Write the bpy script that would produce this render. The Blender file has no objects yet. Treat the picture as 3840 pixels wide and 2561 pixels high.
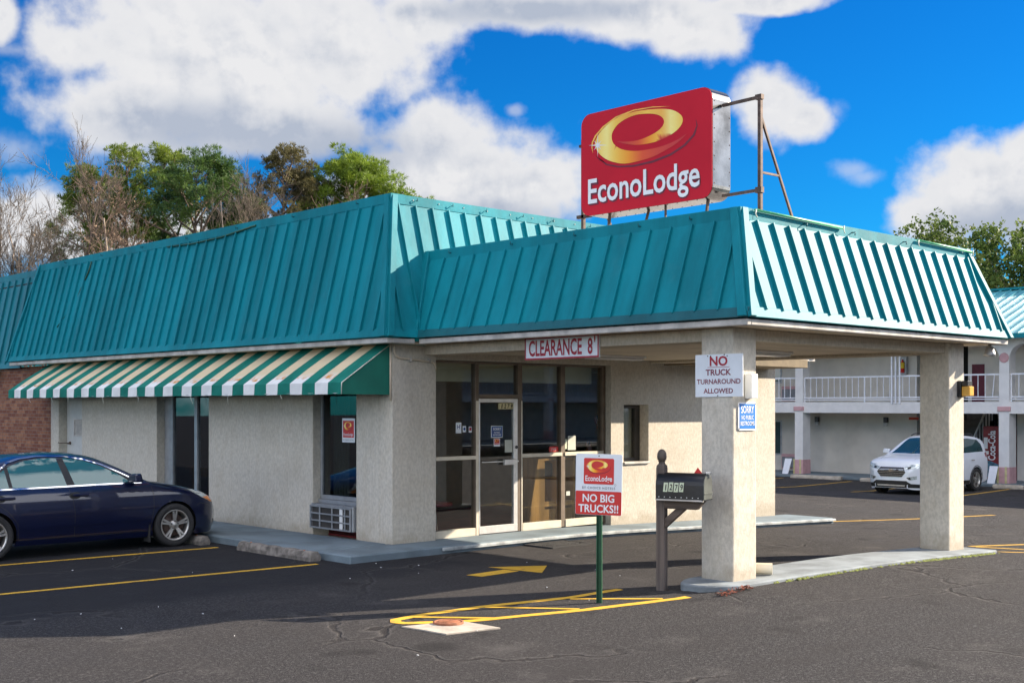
import bpy, bmesh, math, random
from mathutils import Vector, Matrix, noise
from mathutils.bvhtree import BVHTree

S = bpy.context.scene
COL = S.collection
rad = math.radians
PI = math.pi

# ------------------------------------------------------------------ camera
cam_d = bpy.data.cameras.new("camera")
cam = bpy.data.objects.new("camera", cam_d)
COL.objects.link(cam)
cam.location = (-10.935, -14.083, 2.12)
cam.rotation_euler = (rad(90), 0, rad(46.57 - 90))
cam_d.sensor_width = 36.0
cam_d.lens = 42.94
cam_d.shift_y = 0.0629
cam_d.clip_start = 0.05
cam_d.clip_end = 3000
S.camera = cam

# ------------------------------------------------------------------ exposure
S.view_settings.view_transform = 'Standard'
S.view_settings.look = 'None'
S.view_settings.gamma = 1.0
S.view_settings.exposure = 1.6
try:
    S.cycles.max_bounces = 8
    S.cycles.transparent_max_bounces = 12
    S.cycles.use_denoising = True
    S.cycles.caustics_reflective = False
    S.cycles.caustics_refractive = False
except Exception:
    pass

# ------------------------------------------------------------------ sun
SUNV = Vector((1.92, -0.87, 1.0)).normalized()      # towards the sun
SUN_EL = math.asin(SUNV.z)
sun_d = bpy.data.lights.new("sun", 'SUN')
sun_d.energy = 4.4
sun_d.angle = rad(0.5)
sun_d.color = (1.0, 0.87, 0.70)
sun = bpy.data.objects.new("sun", sun_d)
COL.objects.link(sun)
sun.rotation_euler = SUNV.to_track_quat('Z', 'Y').to_euler()

# ------------------------------------------------------------------ sky with cumulus clouds
world = bpy.data.worlds.new("World")
S.world = world
world.use_nodes = True
WN = world.node_tree.nodes
WL = world.node_tree.links
WN.clear()


def wn(t, **k):
    n = WN.new(t)
    for a, b in k.items():
        setattr(n, a, b)
    return n


def wmath(op, a, b=None, c=None, clamp=False):
    n = wn('ShaderNodeMath', operation=op)
    n.use_clamp = clamp
    for i, v in enumerate((a, b, c)):
        if v is None:
            continue
        if isinstance(v, (int, float)):
            n.inputs[i].default_value = v
        else:
            WL.new(v, n.inputs[i])
    return n.outputs[0]


def wvec(op, a, b=None, out=0):
    n = wn('ShaderNodeVectorMath', operation=op)
    for i, v in enumerate((a, b)):
        if v is None:
            continue
        if isinstance(v, (tuple, list)):
            n.inputs[i].default_value = v
        else:
            WL.new(v, n.inputs[i])
    return n.outputs[out]


def wramp(v, lo, hi):
    n = wn('ShaderNodeMapRange', interpolation_type='SMOOTHSTEP')
    n.inputs['From Min'].default_value = lo
    n.inputs['From Max'].default_value = hi
    WL.new(v, n.inputs['Value'])
    return n.outputs[0]


def wmix(f, a, b):
    n = wn('ShaderNodeMix', data_type='RGBA')
    for s, v in ((0, f), (6, a), (7, b)):
        if isinstance(v, (tuple, list)):
            n.inputs[s].default_value = tuple(v) + (1,)
        elif isinstance(v, (int, float)):
            n.inputs[s].default_value = v
        else:
            WL.new(v, n.inputs[s])
    return n.outputs[2]


w_tc = wn('ShaderNodeTexCoord')
w_dir = w_tc.outputs['Generated']
w_fw = (math.cos(rad(46.57)), math.sin(rad(46.57)), 0.0)
w_rt = (math.sin(rad(46.57)), -math.cos(rad(46.57)), 0.0)
w_az = wmath('MULTIPLY', wmath('ARCTAN2', wvec('DOT_PRODUCT', w_dir, w_rt, 1), wvec('DOT_PRODUCT', w_dir, w_fw, 1)), 180 / PI)
w_sep = wn('ShaderNodeSeparateXYZ')
WL.new(w_dir, w_sep.inputs[0])
w_el = wmath('MULTIPLY', wmath('ARCSINE', w_sep.outputs[2]), 180 / PI)
w_cmb = wn('ShaderNodeCombineXYZ')
WL.new(w_az, w_cmb.inputs[0])
WL.new(w_el, w_cmb.inputs[1])
w_p = w_cmb.outputs[0]


def wnoise(vec, scale, det, rough=0.55, off=(0, 0, 0)):
    n = wn('ShaderNodeTexNoise')
    n.inputs['Scale'].default_value = scale
    n.inputs['Detail'].default_value = det
    n.inputs['Roughness'].default_value = rough
    WL.new(wvec('ADD', vec, off), n.inputs['Vector'])
    return n.outputs['Fac']


# cumulus: compass bearing, height, half width, half height, all in degrees
CLOUDS = [(-13.4, 15.6, 7.34, 3.53), (-17.0, 13.0, 3.66, 1.91), (-8.3, 16.3, 4.29, 2.97), (-11.6, 12.7, 5.52, 1.47), (-19.8, 15.3, 1.88, 1.18),
          (-22.7, 16.4, 0.75, 1.04), (-20.6, 7.7, 4.6, 1.64), (-14.3, 7.5, 5.87, 1.09),
          (-3.5, 12.3, 2.37, 1.62), (-2.0, 10.2, 5.25, 2.25), (1.1, 10.3, 2.0, 1.5), (-5.2, 10.7, 2.48, 1.25),
          (0.5, 18.0, 5.0, 0.9), (6.6, 17.7, 3.58, 1.12), (8.4, 16.9, 2.08, 1.18), (11.6, 17.9, 2.88, 0.44), (-4.5, 17.7, 2.36, 1.37),
          (12.0, 13.4, 1.68, 1.29), (13.4, 12.8, 1.3, 0.85), (21.1, 9.4, 2.83, 1.98), (19.4, 8.3, 2.23, 1.18), (22.5, 10.1, 1.28, 1.62), (23.4, 8.7, 2.11, 2.3)]
FAINT = [(-22.1, 15.1, 1.6, .5), (-22.3, 11.0, 1.4, .9), (15.6, 10.6, 1.28, .54), (.1, 13.6, .55, .35), (14.8, 13.1, .7, .6), (-20.0, 13.7, .99, .59), (16.2, 10.2, 1.15, .48)]


def wblobs(lst, p):
    d = None
    for (a, e, rx, ry) in lst:
        q = wvec('LENGTH', wvec('MULTIPLY', wvec('SUBTRACT', p, (a, e, 0)), (1 / rx, 1 / ry, 0)), None, 1)
        d = q if d is None else wmath('SMOOTH_MIN', d, q, 0.15)
    return d


w_big = wnoise(w_p, 0.22, 3, .5)
w_n = wnoise(w_p, 0.48, 7, .53, (3, 7, 0))
w_n2 = wnoise(w_p, 0.50, 5, .55, (3.25, 7.42, 0))
w_n3 = wnoise(w_p, 0.50, 5, .55, (3, 7, 0))
w_fine = wmath('SUBTRACT', w_n, .5)
w_d = wblobs(CLOUDS, w_p)
w_field = wmath('ADD', w_d, wmath('MULTIPLY', w_fine, 1.6))
w_field = wmath('ADD', w_field, wmath('MULTIPLY', wmath('SUBTRACT', w_big, .5), .7))
w_mask = wramp(w_field, 1.42, .72)
w_fd = wmath('ADD', wblobs(FAINT, w_p), wmath('MULTIPLY', w_fine, 2.6))
w_mask = wmath('MAXIMUM', w_mask, wmath('MULTIPLY', wramp(w_fd, 1.1, -.1), .42))
# scattered clouds over the rest of the sky
w_gen = wnoise(wvec('MULTIPLY', w_dir, (1, 1, 1.6)), 2.2, 8, .58)
w_out = wramp(wmath('ABSOLUTE', w_az), 27, 36)
w_up = wramp(w_el, 22, 30)
w_mask2 = wmath('MULTIPLY', wmath('MULTIPLY', wramp(w_gen, .47, .58), .8), wmath('MAXIMUM', w_out, w_up))
w_mask = wmath('MAXIMUM', w_mask, w_mask2, clamp=True)
# cloud shading: thin sunlit rims, grey undersides
w_sh = wnoise(w_p, 0.33, 6, .5, (11, 2, 0))
w_core = wramp(w_field, .85, .1)
w_grey = wblobs([(-9.5, 11.7, 6.33, 1.6), (-14.9, 12.4, 4.44, 1.45), (-2.1, 8.6, 5.25, 1.13), (1.0, 17.9, 6.25, .69), (21.8, 7.8, 3.24, 1.05)], w_p)
w_gm = wmath('MULTIPLY', wramp(wmath('ADD', w_grey, wmath('MULTIPLY', w_fine, .7)), 1.35, .2), .95)
# billows: the side of each lump that faces away from the sun greys off
w_bil = wmath('MULTIPLY', wmath('SUBTRACT', w_n3, w_n2), 2.0)
w_dark = wmath('ADD', w_gm, wmath('MULTIPLY', wmath('MULTIPLY', w_core, wramp(w_sh, .42, .66)), .30))
w_dark = wmath('ADD', wmath('ADD', w_dark, .06), wmath('MULTIPLY', w_bil, w_core), clamp=True)
CLOUD_K = 2.75
w_white = tuple(CLOUD_K * v for v in (1.0, 1.0, 1.02))
w_shadow = tuple(CLOUD_K * v for v in (.55, .615, .745))
w_cc = wmix(w_dark, w_white, w_shadow)
# unseen clouds beside and behind the camera are brightened to add fill light
w_cs = wn('ShaderNodeVectorMath', operation='SCALE')
WL.new(w_cc, w_cs.inputs[0])
WL.new(wmath('ADD', 1.0, wmath('MULTIPLY', wramp(wmath('ABSOLUTE', w_az), 45, 110), 4.2)), w_cs.inputs['Scale'])
w_cc = w_cs.outputs[0]
w_sky = wn('ShaderNodeTexSky', sky_type='NISHITA')
w_sky.sun_disc = False
w_sky.sun_elevation = SUN_EL
w_sky.sun_rotation = math.atan2(SUNV.x, SUNV.y)
w_sky.air_density = 1.0
w_sky.dust_density = 0.3
w_sky.ozone_density = 3.0
w_hs = wn('ShaderNodeHueSaturation')
w_hs.inputs['Saturation'].default_value = 1.35
w_hs.inputs['Value'].default_value = 1.0
WL.new(w_sky.outputs[0], w_hs.inputs['Color'])
w_tint = wn('ShaderNodeMix', data_type='RGBA', blend_type='MULTIPLY')
w_tint.inputs[0].default_value = 1.0
WL.new(w_hs.outputs[0], w_tint.inputs[6])
w_tint.inputs[7].default_value = (0.03, 0.295, .475, 1)
w_fin = wmix(w_mask, w_tint.outputs[2], w_cc)
w_bg = wn('ShaderNodeBackground')
w_bg.inputs['Strength'].default_value = 0.10
WL.new(w_fin, w_bg.inputs['Color'])
w_o = wn('ShaderNodeOutputWorld')
WL.new(w_bg.outputs[0], w_o.inputs['Surface'])

# ------------------------------------------------------------------ materials
MATS = {}


class NT:
    def __init__(self, name):
        self.m = bpy.data.materials.new(name)
        self.m.use_nodes = True
        self.n = self.m.node_tree.nodes
        self.l = self.m.node_tree.links
        self.b = self.n['Principled BSDF']
        self.out = self.n['Material Output']
        self.tc = self.n.new('ShaderNodeTexCoord').outputs['Object']
        MATS[name] = self.m

    def link(self, a, b):
        self.l.new(a, b)

    def val(self, sock, v):
        if isinstance(v, (int, float)):
            sock.default_value = v
        elif isinstance(v, (tuple, list)):
            sock.default_value = (tuple(v) + (1,))[:len(sock.default_value)]
        else:
            self.l.new(v, sock)

    def math(self, op, a, b=0.0, clamp=False):
        n = self.n.new('ShaderNodeMath')
        n.operation = op
        n.use_clamp = clamp
        self.val(n.inputs[0], a)
        self.val(n.inputs[1], b)
        return n.outputs[0]

    def noise(self, scale, det=4, rough=.55, vec=None, stretch=None):
        n = self.n.new('ShaderNodeTexNoise')
        n.inputs['Scale'].default_value = scale
        n.inputs['Detail'].default_value = det
        n.inputs['Roughness'].default_value = rough
        v = vec or self.tc
        if stretch:
            mp = self.n.new('ShaderNodeMapping')
            mp.inputs['Scale'].default_value = stretch
            self.l.new(v, mp.inputs[0])
            v = mp.outputs[0]
        self.l.new(v, n.inputs['Vector'])
        return n.outputs['Fac']

    def ramp(self, v, lo, hi, a=0.0, b=1.0):
        n = self.n.new('ShaderNodeMapRange')
        n.interpolation_type = 'SMOOTHSTEP'
        self.val(n.inputs['Value'], v)
        n.inputs['From Min'].default_value = lo
        n.inputs['From Max'].default_value = hi
        n.inputs['To Min'].default_value = a
        n.inputs['To Max'].default_value = b
        return n.outputs[0]

    def mix(self, f, a, b, mode='MIX'):
        n = self.n.new('ShaderNodeMix')
        n.data_type = 'RGBA'
        n.blend_type = mode
        self.val(n.inputs[0], f)
        self.val(n.inputs[6], a)
        self.val(n.inputs[7], b)
        return n.outputs[2]

    def bump(self, h, strength=.3, dist=.01):
        n = self.n.new('ShaderNodeBump')
        n.inputs['Strength'].default_value = strength
        n.inputs['Distance'].default_value = dist
        self.l.new(h, n.inputs['Height'])
        self.l.new(n.outputs[0], self.b.inputs['Normal'])

    def base(self, v):
        self.val(self.b.inputs['Base Color'], v)

    def set(self, rough=.6, metal=0.0, spec=.5, coat=0.0):
        self.val(self.b.inputs['Roughness'], rough)
        self.val(self.b.inputs['Metallic'], metal)
        self.b.inputs['Specular IOR Level'].default_value = spec
        self.b.inputs['Coat Weight'].default_value = coat
        self.b.inputs['Coat Roughness'].default_value = .03
        return self


def sc(c, k):
    return tuple(v * k for v in c)


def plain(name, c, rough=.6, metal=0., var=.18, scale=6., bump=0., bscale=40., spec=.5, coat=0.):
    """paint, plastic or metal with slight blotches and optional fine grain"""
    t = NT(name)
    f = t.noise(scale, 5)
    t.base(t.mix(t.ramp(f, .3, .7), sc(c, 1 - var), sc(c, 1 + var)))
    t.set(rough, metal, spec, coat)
    if bump:
        t.bump(t.noise(bscale, 3), bump, .01)
    return t.m


def mk_stucco(name, c, dirt=.5):
    t = NT(name)
    big = t.noise(1.3, 6, .65)
    fine = t.noise(26, 4, .65, stretch=(1, 1, .55))
    med = t.noise(7, 4, .6, stretch=(1, 1, .55))
    a = t.mix(t.ramp(fine, .34, .64), sc(c, .84), sc(c, 1.05))
    a = t.mix(t.ramp(med, .40, .75, 0, dirt * .75), a, (c[0] * .66, c[1] * .58, c[2] * .46))
    a = t.mix(t.ramp(big, .48, .75, 0, dirt), a, (c[0] * .66, c[1] * .62, c[2] * .55))
    # splash dirt along the foot of the wall
    sp = t.n.new('ShaderNodeSeparateXYZ')
    t.l.new(t.tc, sp.inputs[0])
    sd = t.math('ADD', sp.outputs[2], t.math('MULTIPLY', t.math('SUBTRACT', t.noise(3.5, 6, .7), .5), .7))
    a = t.mix(t.ramp(sd, .34, .05, 0, .5), a, (c[0] * .52, c[1] * .46, c[2] * .38))
    drip = t.noise(5, 4, .6, stretch=(1, 1, .06))
    a = t.mix(t.ramp(drip, .60, .78, 0, .16), a, (c[0] * .58, c[1] * .53, c[2] * .45))
    t.base(a)
    t.set(.9, 0, .25)
    t.bump(t.math('ADD', t.noise(34, 5, .7), t.math('MULTIPLY', fine, .8)), .4, .010)
    return t.m


def mk_teal(name, c, rough=.40, spec=.5, fade=.12):
    t = NT(name)
    st = t.noise(1.6, 6, .65, stretch=(1, 1, .10))
    a = t.mix(t.ramp(st, .32, .70), sc(c, .76), sc(c, 1.14))
    ch = t.noise(3.2, 7, .75, stretch=(1, 1, .25))
    a = t.mix(t.ramp(ch, .60, .80, 0, .22), a, (.10, .30, .33))
    a = t.mix(t.ramp(t.noise(2.2, 6, .7), .55, .8, 0, fade), a, (.30, .50, .50))
    t.base(a)
    t.set(rough, 0, spec)
    t.bump(t.math('ADD', t.noise(4, 3), t.math('MULTIPLY', t.noise(1.3, 2), 1.6)), .16, .03)
    return t.m


def mk_wood(name, c, along=(1, 1, 1), rough=.7, scale=9):
    t = NT(name)
    g = t.noise(scale, 6, .6, stretch=along)
    g2 = t.noise(scale * 4, 4, .6, stretch=along)
    a = t.mix(t.ramp(g, .35, .65), sc(c, .55), sc(c, 1.15))
    a = t.mix(t.ramp(g2, .5, .75, 0, .5), a, sc(c, .45))
    t.base(a)
    t.set(rough, 0, .3)
    t.bump(g2, .4, .006)
    return t.m


def mk_glass(name, tint=(.75, .78, .78), gl=(.95, .97, 1.0), ior=1.55, rough=.0):
    t = NT(name)
    t.n.remove(t.b)
    tr = t.n.new('ShaderNodeBsdfTransparent')
    tr.inputs[0].default_value = tint + (1,)
    gs = t.n.new('ShaderNodeBsdfGlossy')
    gs.inputs['Color'].default_value = gl + (1,)
    gs.inputs['Roughness'].default_value = rough
    fr = t.n.new('ShaderNodeLayerWeight')
    fr.inputs['Blend'].default_value = .5
    mx = t.n.new('ShaderNodeMixShader')
    t.l.new(t.math('ADD', t.math('MULTIPLY', t.math('POWER', fr.outputs['Facing'], 4), .9), .065), mx.inputs[0])
    t.l.new(tr.outputs[0], mx.inputs[1])
    t.l.new(gs.outputs[0], mx.inputs[2])
    t.l.new(mx.outputs[0], t.out.inputs['Surface'])
    return t.m


def mk_asphalt():
    t = NT('asphalt')
    agg = t.noise(62, 4, .8)
    agg2 = t.noise(150, 2, .6)
    chip = t.noise(24, 5, .85)
    big = t.noise(.16, 5, .6)
    mid = t.noise(.9, 6, .65)
    streak = t.noise(.5, 6, .6, stretch=(.35, 1.6, 1))
    c = t.mix(t.ramp(agg, .44, .72), (.016, .015, .0165), (.108, .103, .103))
    c = t.mix(t.ramp(chip, .50, .66, 0, .75), c, (.135, .130, .128))
    c = t.mix(t.ramp(chip, .48, .36, 0, .75), c, (.022, .021, .022))
    c = t.mix(t.ramp(big, .35, .65, .0, .55), c, (.044, .040, .039))
    c = t.mix(t.ramp(streak, .50, .72, 0, .60), c, (.036, .033, .033))
    c = t.mix(t.ramp(mid, .54, .78, 0, .45), c, (.125, .117, .112))
    c = t.mix(t.ramp(agg2, .66, .76, 0, .6), c, (.25, .24, .22))
    spot = t.noise(1.15, 2, .4)
    c = t.mix(t.ramp(spot, .64, .74, 0, .65), c, (.018, .017, .017))
    # colour darkened over the office bays to deepen their shade, with a ragged edge
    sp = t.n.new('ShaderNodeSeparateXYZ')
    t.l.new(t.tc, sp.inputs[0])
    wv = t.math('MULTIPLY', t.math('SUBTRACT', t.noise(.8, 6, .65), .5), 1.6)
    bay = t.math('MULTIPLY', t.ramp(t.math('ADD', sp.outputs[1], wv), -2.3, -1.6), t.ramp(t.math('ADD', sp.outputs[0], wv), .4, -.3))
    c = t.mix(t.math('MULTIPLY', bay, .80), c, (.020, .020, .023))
    # crack network, broken up so that only some stretches show
    vo = t.n.new('ShaderNodeTexVoronoi')
    vo.feature = 'DISTANCE_TO_EDGE'
    vo.inputs['Scale'].default_value = .62
    wob = t.n.new('ShaderNodeTexNoise')
    wob.inputs['Scale'].default_value = 1.7
    wob.inputs['Detail'].default_value = 6
    t.l.new(t.tc, wob.inputs['Vector'])
    ad = t.n.new('ShaderNodeMix')
    ad.data_type = 'VECTOR'
    ad.inputs[0].default_value = .38
    t.l.new(t.tc, ad.inputs[4])
    t.l.new(wob.outputs['Color'], ad.inputs[5])
    t.l.new(ad.outputs[1], vo.inputs['Vector'])
    crack = t.ramp(vo.outputs['Distance'], .0045, .014, 1, 0)
    part = t.ramp(t.noise(.33, 3, .5), .46, .56)
    crack = t.math('MULTIPLY', crack, part)
    c = t.mix(t.math('MULTIPLY', crack, .60), c, (.020, .017, .017))
    rim = t.math('MULTIPLY', t.ramp(vo.outputs['Distance'], .014, .030, 1, 0), t.math('SUBTRACT', part, crack, True))
    c = t.mix(t.math('MULTIPLY', rim, .15), c, (.20, .19, .18))
    t.base(c)
    t.set(t.ramp(mid, .3, .7, .80, .95), 0, .16)
    h = t.math('SUBTRACT', t.math('ADD', agg, t.math('MULTIPLY', agg2, .4)), t.math('MULTIPLY', crack, 2.0))
    t.bump(t.math('ADD', h, chip), .8, .014)
    return t.m


def mk_paintline(name, c, wear=.5):
    t = NT(name)
    w = t.noise(5, 7, .7)
    f = t.noise(60, 3, .7)
    a = t.mix(t.ramp(t.noise(2, 4), .3, .7), sc(c, .85), sc(c, 1.08))
    a = t.mix(t.ramp(t.math('ADD', w, t.math('MULTIPLY', f, .35)), .72, .88, 0, wear), a, (.10, .09, .07))
    t.base(a)
    t.set(.75, 0, .3)
    t.bump(f, .35, .006)
    return t.m


def mk_brick():
    t = NT('brick')
    sp = t.n.new('ShaderNodeSeparateXYZ')
    t.l.new(t.tc, sp.inputs[0])
    cb = t.n.new('ShaderNodeCombineXYZ')
    t.l.new(sp.outputs[1], cb.inputs[0])
    t.l.new(sp.outputs[2], cb.inputs[1])
    br = t.n.new('ShaderNodeTexBrick')
    br.inputs['Scale'].default_value = 1.0
    br.inputs['Brick Width'].default_value = .215
    br.inputs['Row Height'].default_value = .075
    br.inputs['Mortar Size'].default_value = .006
    br.inputs['Mortar Smooth'].default_value = .2
    br.inputs['Bias'].default_value = -.1
    br.inputs['Color1'].default_value = (.17, .058, .034, 1)
    br.inputs['Color2'].default_value = (.34, .16, .085, 1)
    br.inputs['Mortar'].default_value = (.19, .165, .15, 1)
    t.l.new(cb.outputs[0], br.inputs['Vector'])
    v = t.noise(9, 3, .6)
    c = t.mix(t.ramp(v, .35, .7, 0, .5), br.outputs['Color'], (.13, .06, .045))
    t.base(c)
    t.set(.9, 0, .2)
    t.bump(br.outputs['Fac'], -.6, .008)
    return t.m


def mk_awning():
    """woven striped cloth: a whole bolt of green and white stripes .326 m wide, rust marks across the white ones"""
    t = NT('awning_cloth')
    sp = t.n.new('ShaderNodeSeparateXYZ')
    t.l.new(t.tc, sp.inputs[0])
    k = t.math('DIVIDE', sp.outputs[1], .326 * 2)
    fr = t.math('FRACT', k)
    isw = t.math('GREATER_THAN', fr, .5)
    gr = t.mix(t.ramp(t.noise(3, 4), .3, .7), (.004, .135, .10), (.008, .18, .135))
    wt = t.mix(t.ramp(t.noise(2.4, 5), .35, .7), (.66, .66, .64), (.78, .78, .76))
    # yellowing of the upper cloth and the orange stain line above the fold
    z = sp.outputs[2]
    wob = t.math('ADD', z, t.math('MULTIPLY', t.math('SUBTRACT', t.noise(4, 4), .5), .12))
    yel = t.ramp(wob, .235, .33)
    wt = t.mix(t.math('MULTIPLY', yel, .80), wt, (.62, .47, .25))
    line = t.math("MULTIPLY", t.ramp(wob, .222, .248), t.ramp(wob, .252, .305, 1, 0))
    wt = t.mix(t.math('MULTIPLY', line, t.ramp(t.noise(7, 5, .6), .40, .62)), wt, (.60, .24, .03))
    t.base(t.mix(isw, gr, wt))
    t.set(.75, 0, .25)
    t.bump(t.noise(130, 2), .12, .004)
    return t.m


def mk_leaf(name, dark, light, trans=.35):
    t = NT(name)
    f = t.noise(1.1, 4, .6)
    f2 = t.noise(8, 3, .6)
    a = t.mix(t.ramp(f, .35, .65), dark, light)
    a = t.mix(t.ramp(f2, .4, .7, 0, .5), a, sc(light, 1.15))
    t.base(a)
    t.set(.6, 0, .25)
    tl = t.n.new('ShaderNodeBsdfTranslucent')
    t.l.new(a, tl.inputs[0])
    mx = t.n.new('ShaderNodeMixShader')
    mx.inputs[0].default_value = trans
    t.l.new(t.b.outputs[0], mx.inputs[1])
    t.l.new(tl.outputs[0], mx.inputs[2])
    t.l.new(mx.outputs[0], t.out.inputs['Surface'])
    return t.m


def mk_vcol(name, rough=.5):
    t = NT(name)
    a = t.n.new('ShaderNodeVertexColor')
    a.layer_name = 'print'
    t.base(a.outputs['Color'])
    t.set(rough, 0, .4)
    return t.m


def srgb(r, g, b):
    f = lambda v: (v / 255 / 12.92) if v <= 10 else ((v / 255 + .055) / 1.055) ** 2.4
    return (f(r), f(g), f(b))


M = {}
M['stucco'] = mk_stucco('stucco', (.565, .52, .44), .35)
M['stucco_beam'] = mk_stucco('beam_stucco', (.52, .455, .36), .35)  # warm tone stands in for light bounced up from the asphalt
M['soffit'] = plain('soffit_paint', (.58, .49, .37), .85, var=.10, scale=1.5, bump=.15)  # colour warmed to imitate ground bounce on the underside
M['stucco2'] = plain('motel_wall_paint', (.60, .555, .49), .85, var=.06, scale=2, bump=.2, bscale=60)
M['motel_col'] = plain('motel_column_paint', (.70, .68, .66), .8, var=.05, scale=3, bump=.15)
M['pink'] = plain('pink_paint', (.55, .32, .33), .75, var=.08)
M['teal'] = mk_teal('teal_metal', (.002, .190, .235), .585, .20, .05)
M['teal_dark'] = mk_teal('teal_trim_dark', (.004, .095, .115), .55, .4, .03)
M['teal_roof2'] = mk_teal('teal_roof_pale', (.10, .36, .40), .38, .6, .2)
M['fascia_grey'] = plain('weathered_white_paint', (.48, .45, .41), .8, var=.25, scale=4, bump=.2)
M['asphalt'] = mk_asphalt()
M['yellow'] = mk_paintline('yellow_line', (.62, .36, .035), .75)
M['yellow_old'] = mk_paintline('worn_yellow_line', (.46, .27, .035), .8)
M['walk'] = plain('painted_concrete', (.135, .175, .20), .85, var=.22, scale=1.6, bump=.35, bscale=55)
M['kerb'] = plain('white_kerb_paint', (.30, .32, .32), .85, var=.35, scale=5, bump=.5, bscale=30)
M['concrete'] = plain('concrete', (.40, .35, .29), .9, var=.2, scale=4, bump=.5, bscale=45)
M['stop'] = plain('old_concrete', (.17, .15, .13), .95, var=.45, scale=9, bump=.9, bscale=35)
M['rust'] = plain('rusty_iron', (.26, .095, .045), .85, var=.35, scale=12, bump=.5)
M['awning'] = mk_awning()
M['awning_green'] = plain('green_cloth', (.006, .15, .105), .7, var=.15, scale=2, bump=.1, bscale=130)
M['white_piping'] = plain('white_piping', (.62, .60, .52), .7)
M['overhang'] = plain('brown_overhang', (.17, .125, .07), .8, var=.15, bump=.2)
M['alu'] = plain('aluminium', (.62, .60, .57), .42, .75, var=.08, scale=8)
M['alu_warm'] = plain('cream_aluminium', (.62, .55, .43), .5, .15, var=.08)
M['bronze'] = plain('bronze_frame', (.17, .13, .095), .5, .3, var=.15)
M['frame_grey'] = plain('grey_frame', (.33, .34, .35), .45, .5, var=.12)
M['frame_dark'] = plain('dark_frame', (.05, .045, .04), .5, .2)
M['glass'] = mk_glass('window_glass', (.86, .88, .86), (.92, .95, 1.0), 1.55)
M['glass_dim'] = mk_glass('smoked_glass', (.42, .45, .44), (.9, .93, 1.0), 1.55)
M['brick'] = mk_brick()
M['door_cream'] = plain('cream_door_paint', (.50, .50, .47), .6, var=.06)
M['dark'] = plain('dark_void', (.02, .018, .016), .8, var=.2)
M['black'] = plain('black_paint', (.018, .018, .02), .35, .2, var=.2, scale=10, bump=.1)
M['rubber'] = plain('rubber', (.022, .021, .021), .8, var=.2, bump=.2)
M['chrome'] = plain('chrome', (.72, .72, .72), .15, 1., var=.03)
M['steel'] = plain('brushed_steel', (.16, .16, .165), .2, .95, var=.45, scale=3)
M['iron'] = plain('rusted_steel_frame', (.11, .075, .06), .7, .4, var=.35, scale=10)
M['rim'] = plain('alloy', (.52, .50, .47), .32, .85, var=.08)
M['sign_white'] = plain('white_sign_panel', (.70, .73, .76), .45, var=.03)
M['white'] = plain('white_paint', (.78, .78, .78), .5, var=.03)
M['white_board'] = plain('white_board', (.75, .76, .80), .6, var=.05)
M['red_sign'] = plain('red_sign_face', (.53, .014, .030), .55, var=.06, scale=1.2, spec=.15)
M['red_print'] = plain('red_print', (.56, .022, .016), .4, var=.04)
M['red_letter'] = plain('red_letters', (.34, .010, .025), .5, var=.12, scale=8)
M['maroon'] = plain('maroon_print', (.14, .008, .022), .5, var=.05)
M['blue_sign'] = plain('blue_sign_face', (.008, .16, .50), .4, var=.05)
M['blue_dark'] = plain('navy_print', (.015, .06, .22), .4)
M['cream_tag'] = plain('cream_tag', (.66, .56, .30), .6, var=.06)
M['green_tag'] = plain('pale_green_tag', (.58, .64, .46), .6, var=.06)
M['ink'] = plain('black_ink', (.02, .02, .02), .6)
M['grey_ink'] = plain('grey_ink', (.12, .13, .15), .6)
M['gold'] = mk_vcol('gold_print', .4)
M['post_green'] = plain('green_post_paint', (.012, .075, .035), .45, .2, var=.2)
M['oldwood'] = mk_wood('weathered_wood', (.135, .108, .092), (1, 1, .05), scale=16)
M['oldwood_h'] = mk_wood('weathered_wood_arm', (.115, .088, .072), (.08, 1, 1), scale=14)
M['wood'] = mk_wood('oak_veneer', (.55, .29, .085), (1, 1, .1), .45, 5)
M['carpet'] = plain('red_carpet', (.25, .03, .03), .95, var=.2)
M['room'] = plain('lobby_wall', (.36, .25, .17), .85, var=.1)
M['room_light'] = plain('lobby_ceiling', (.74, .72, .54), .9, var=.05)
M['curtain'] = plain('curtain', (.55, .56, .48), .9, var=.1, scale=3)
M['pvc'] = plain('pvc', (.72, .64, .48), .5, var=.06)
M['amber'] = plain('amber_lens', (.62, .33, .05), .3, var=.08)
M['lens'] = plain('white_lens', (.72, .72, .70), .3, var=.03)
M['vending'] = plain('red_vending', (.20, .008, .010), .4, var=.3)
M['vend_blue'] = plain('vending_ice', (.05, .14, .20), .4, var=.5, scale=14)
M['wine_door'] = plain('maroon_door', (.10, .006, .018), .6)
M['navy'] = plain('navy_car_paint', (.0025, .006, .032), .3, .2, var=.06, scale=2, spec=.3, coat=.9)
M['pearl'] = plain('white_car_paint', (.70, .72, .76), .35, 0, var=.02, coat=.8)
M['trim_black'] = plain('black_trim', (.016, .015, .015), .5)
M['bark'] = plain('bark', (.16, .115, .085), .95, var=.35, scale=5, bump=.6, bscale=12)
M['bark_pale'] = plain('pale_bark', (.30, .235, .18), .95, var=.25, scale=4, bump=.4)
M['twig'] = plain('twigs', (.15, .118, .088), .95, var=.3, scale=2)
M['twig_red'] = plain('reddish_twigs', (.185, .125, .09), .95, var=.25, scale=2)
M['needle'] = mk_leaf('pine_needles', (.07, .105, .018), (.20, .26, .035))
M['needle_dark'] = mk_leaf('dark_pine_needles', (.028, .070, .024), (.10, .165, .034))
M['needle_bright'] = mk_leaf('bright_pine_needles', (.07, .12, .014), (.22, .30, .03))
M['needle_brown'] = mk_leaf('browning_needles', (.07, .06, .028), (.14, .12, .045))
M['oak_leaf'] = mk_leaf('broad_leaves', (.032, .064, .016), (.14, .185, .036))
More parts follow.
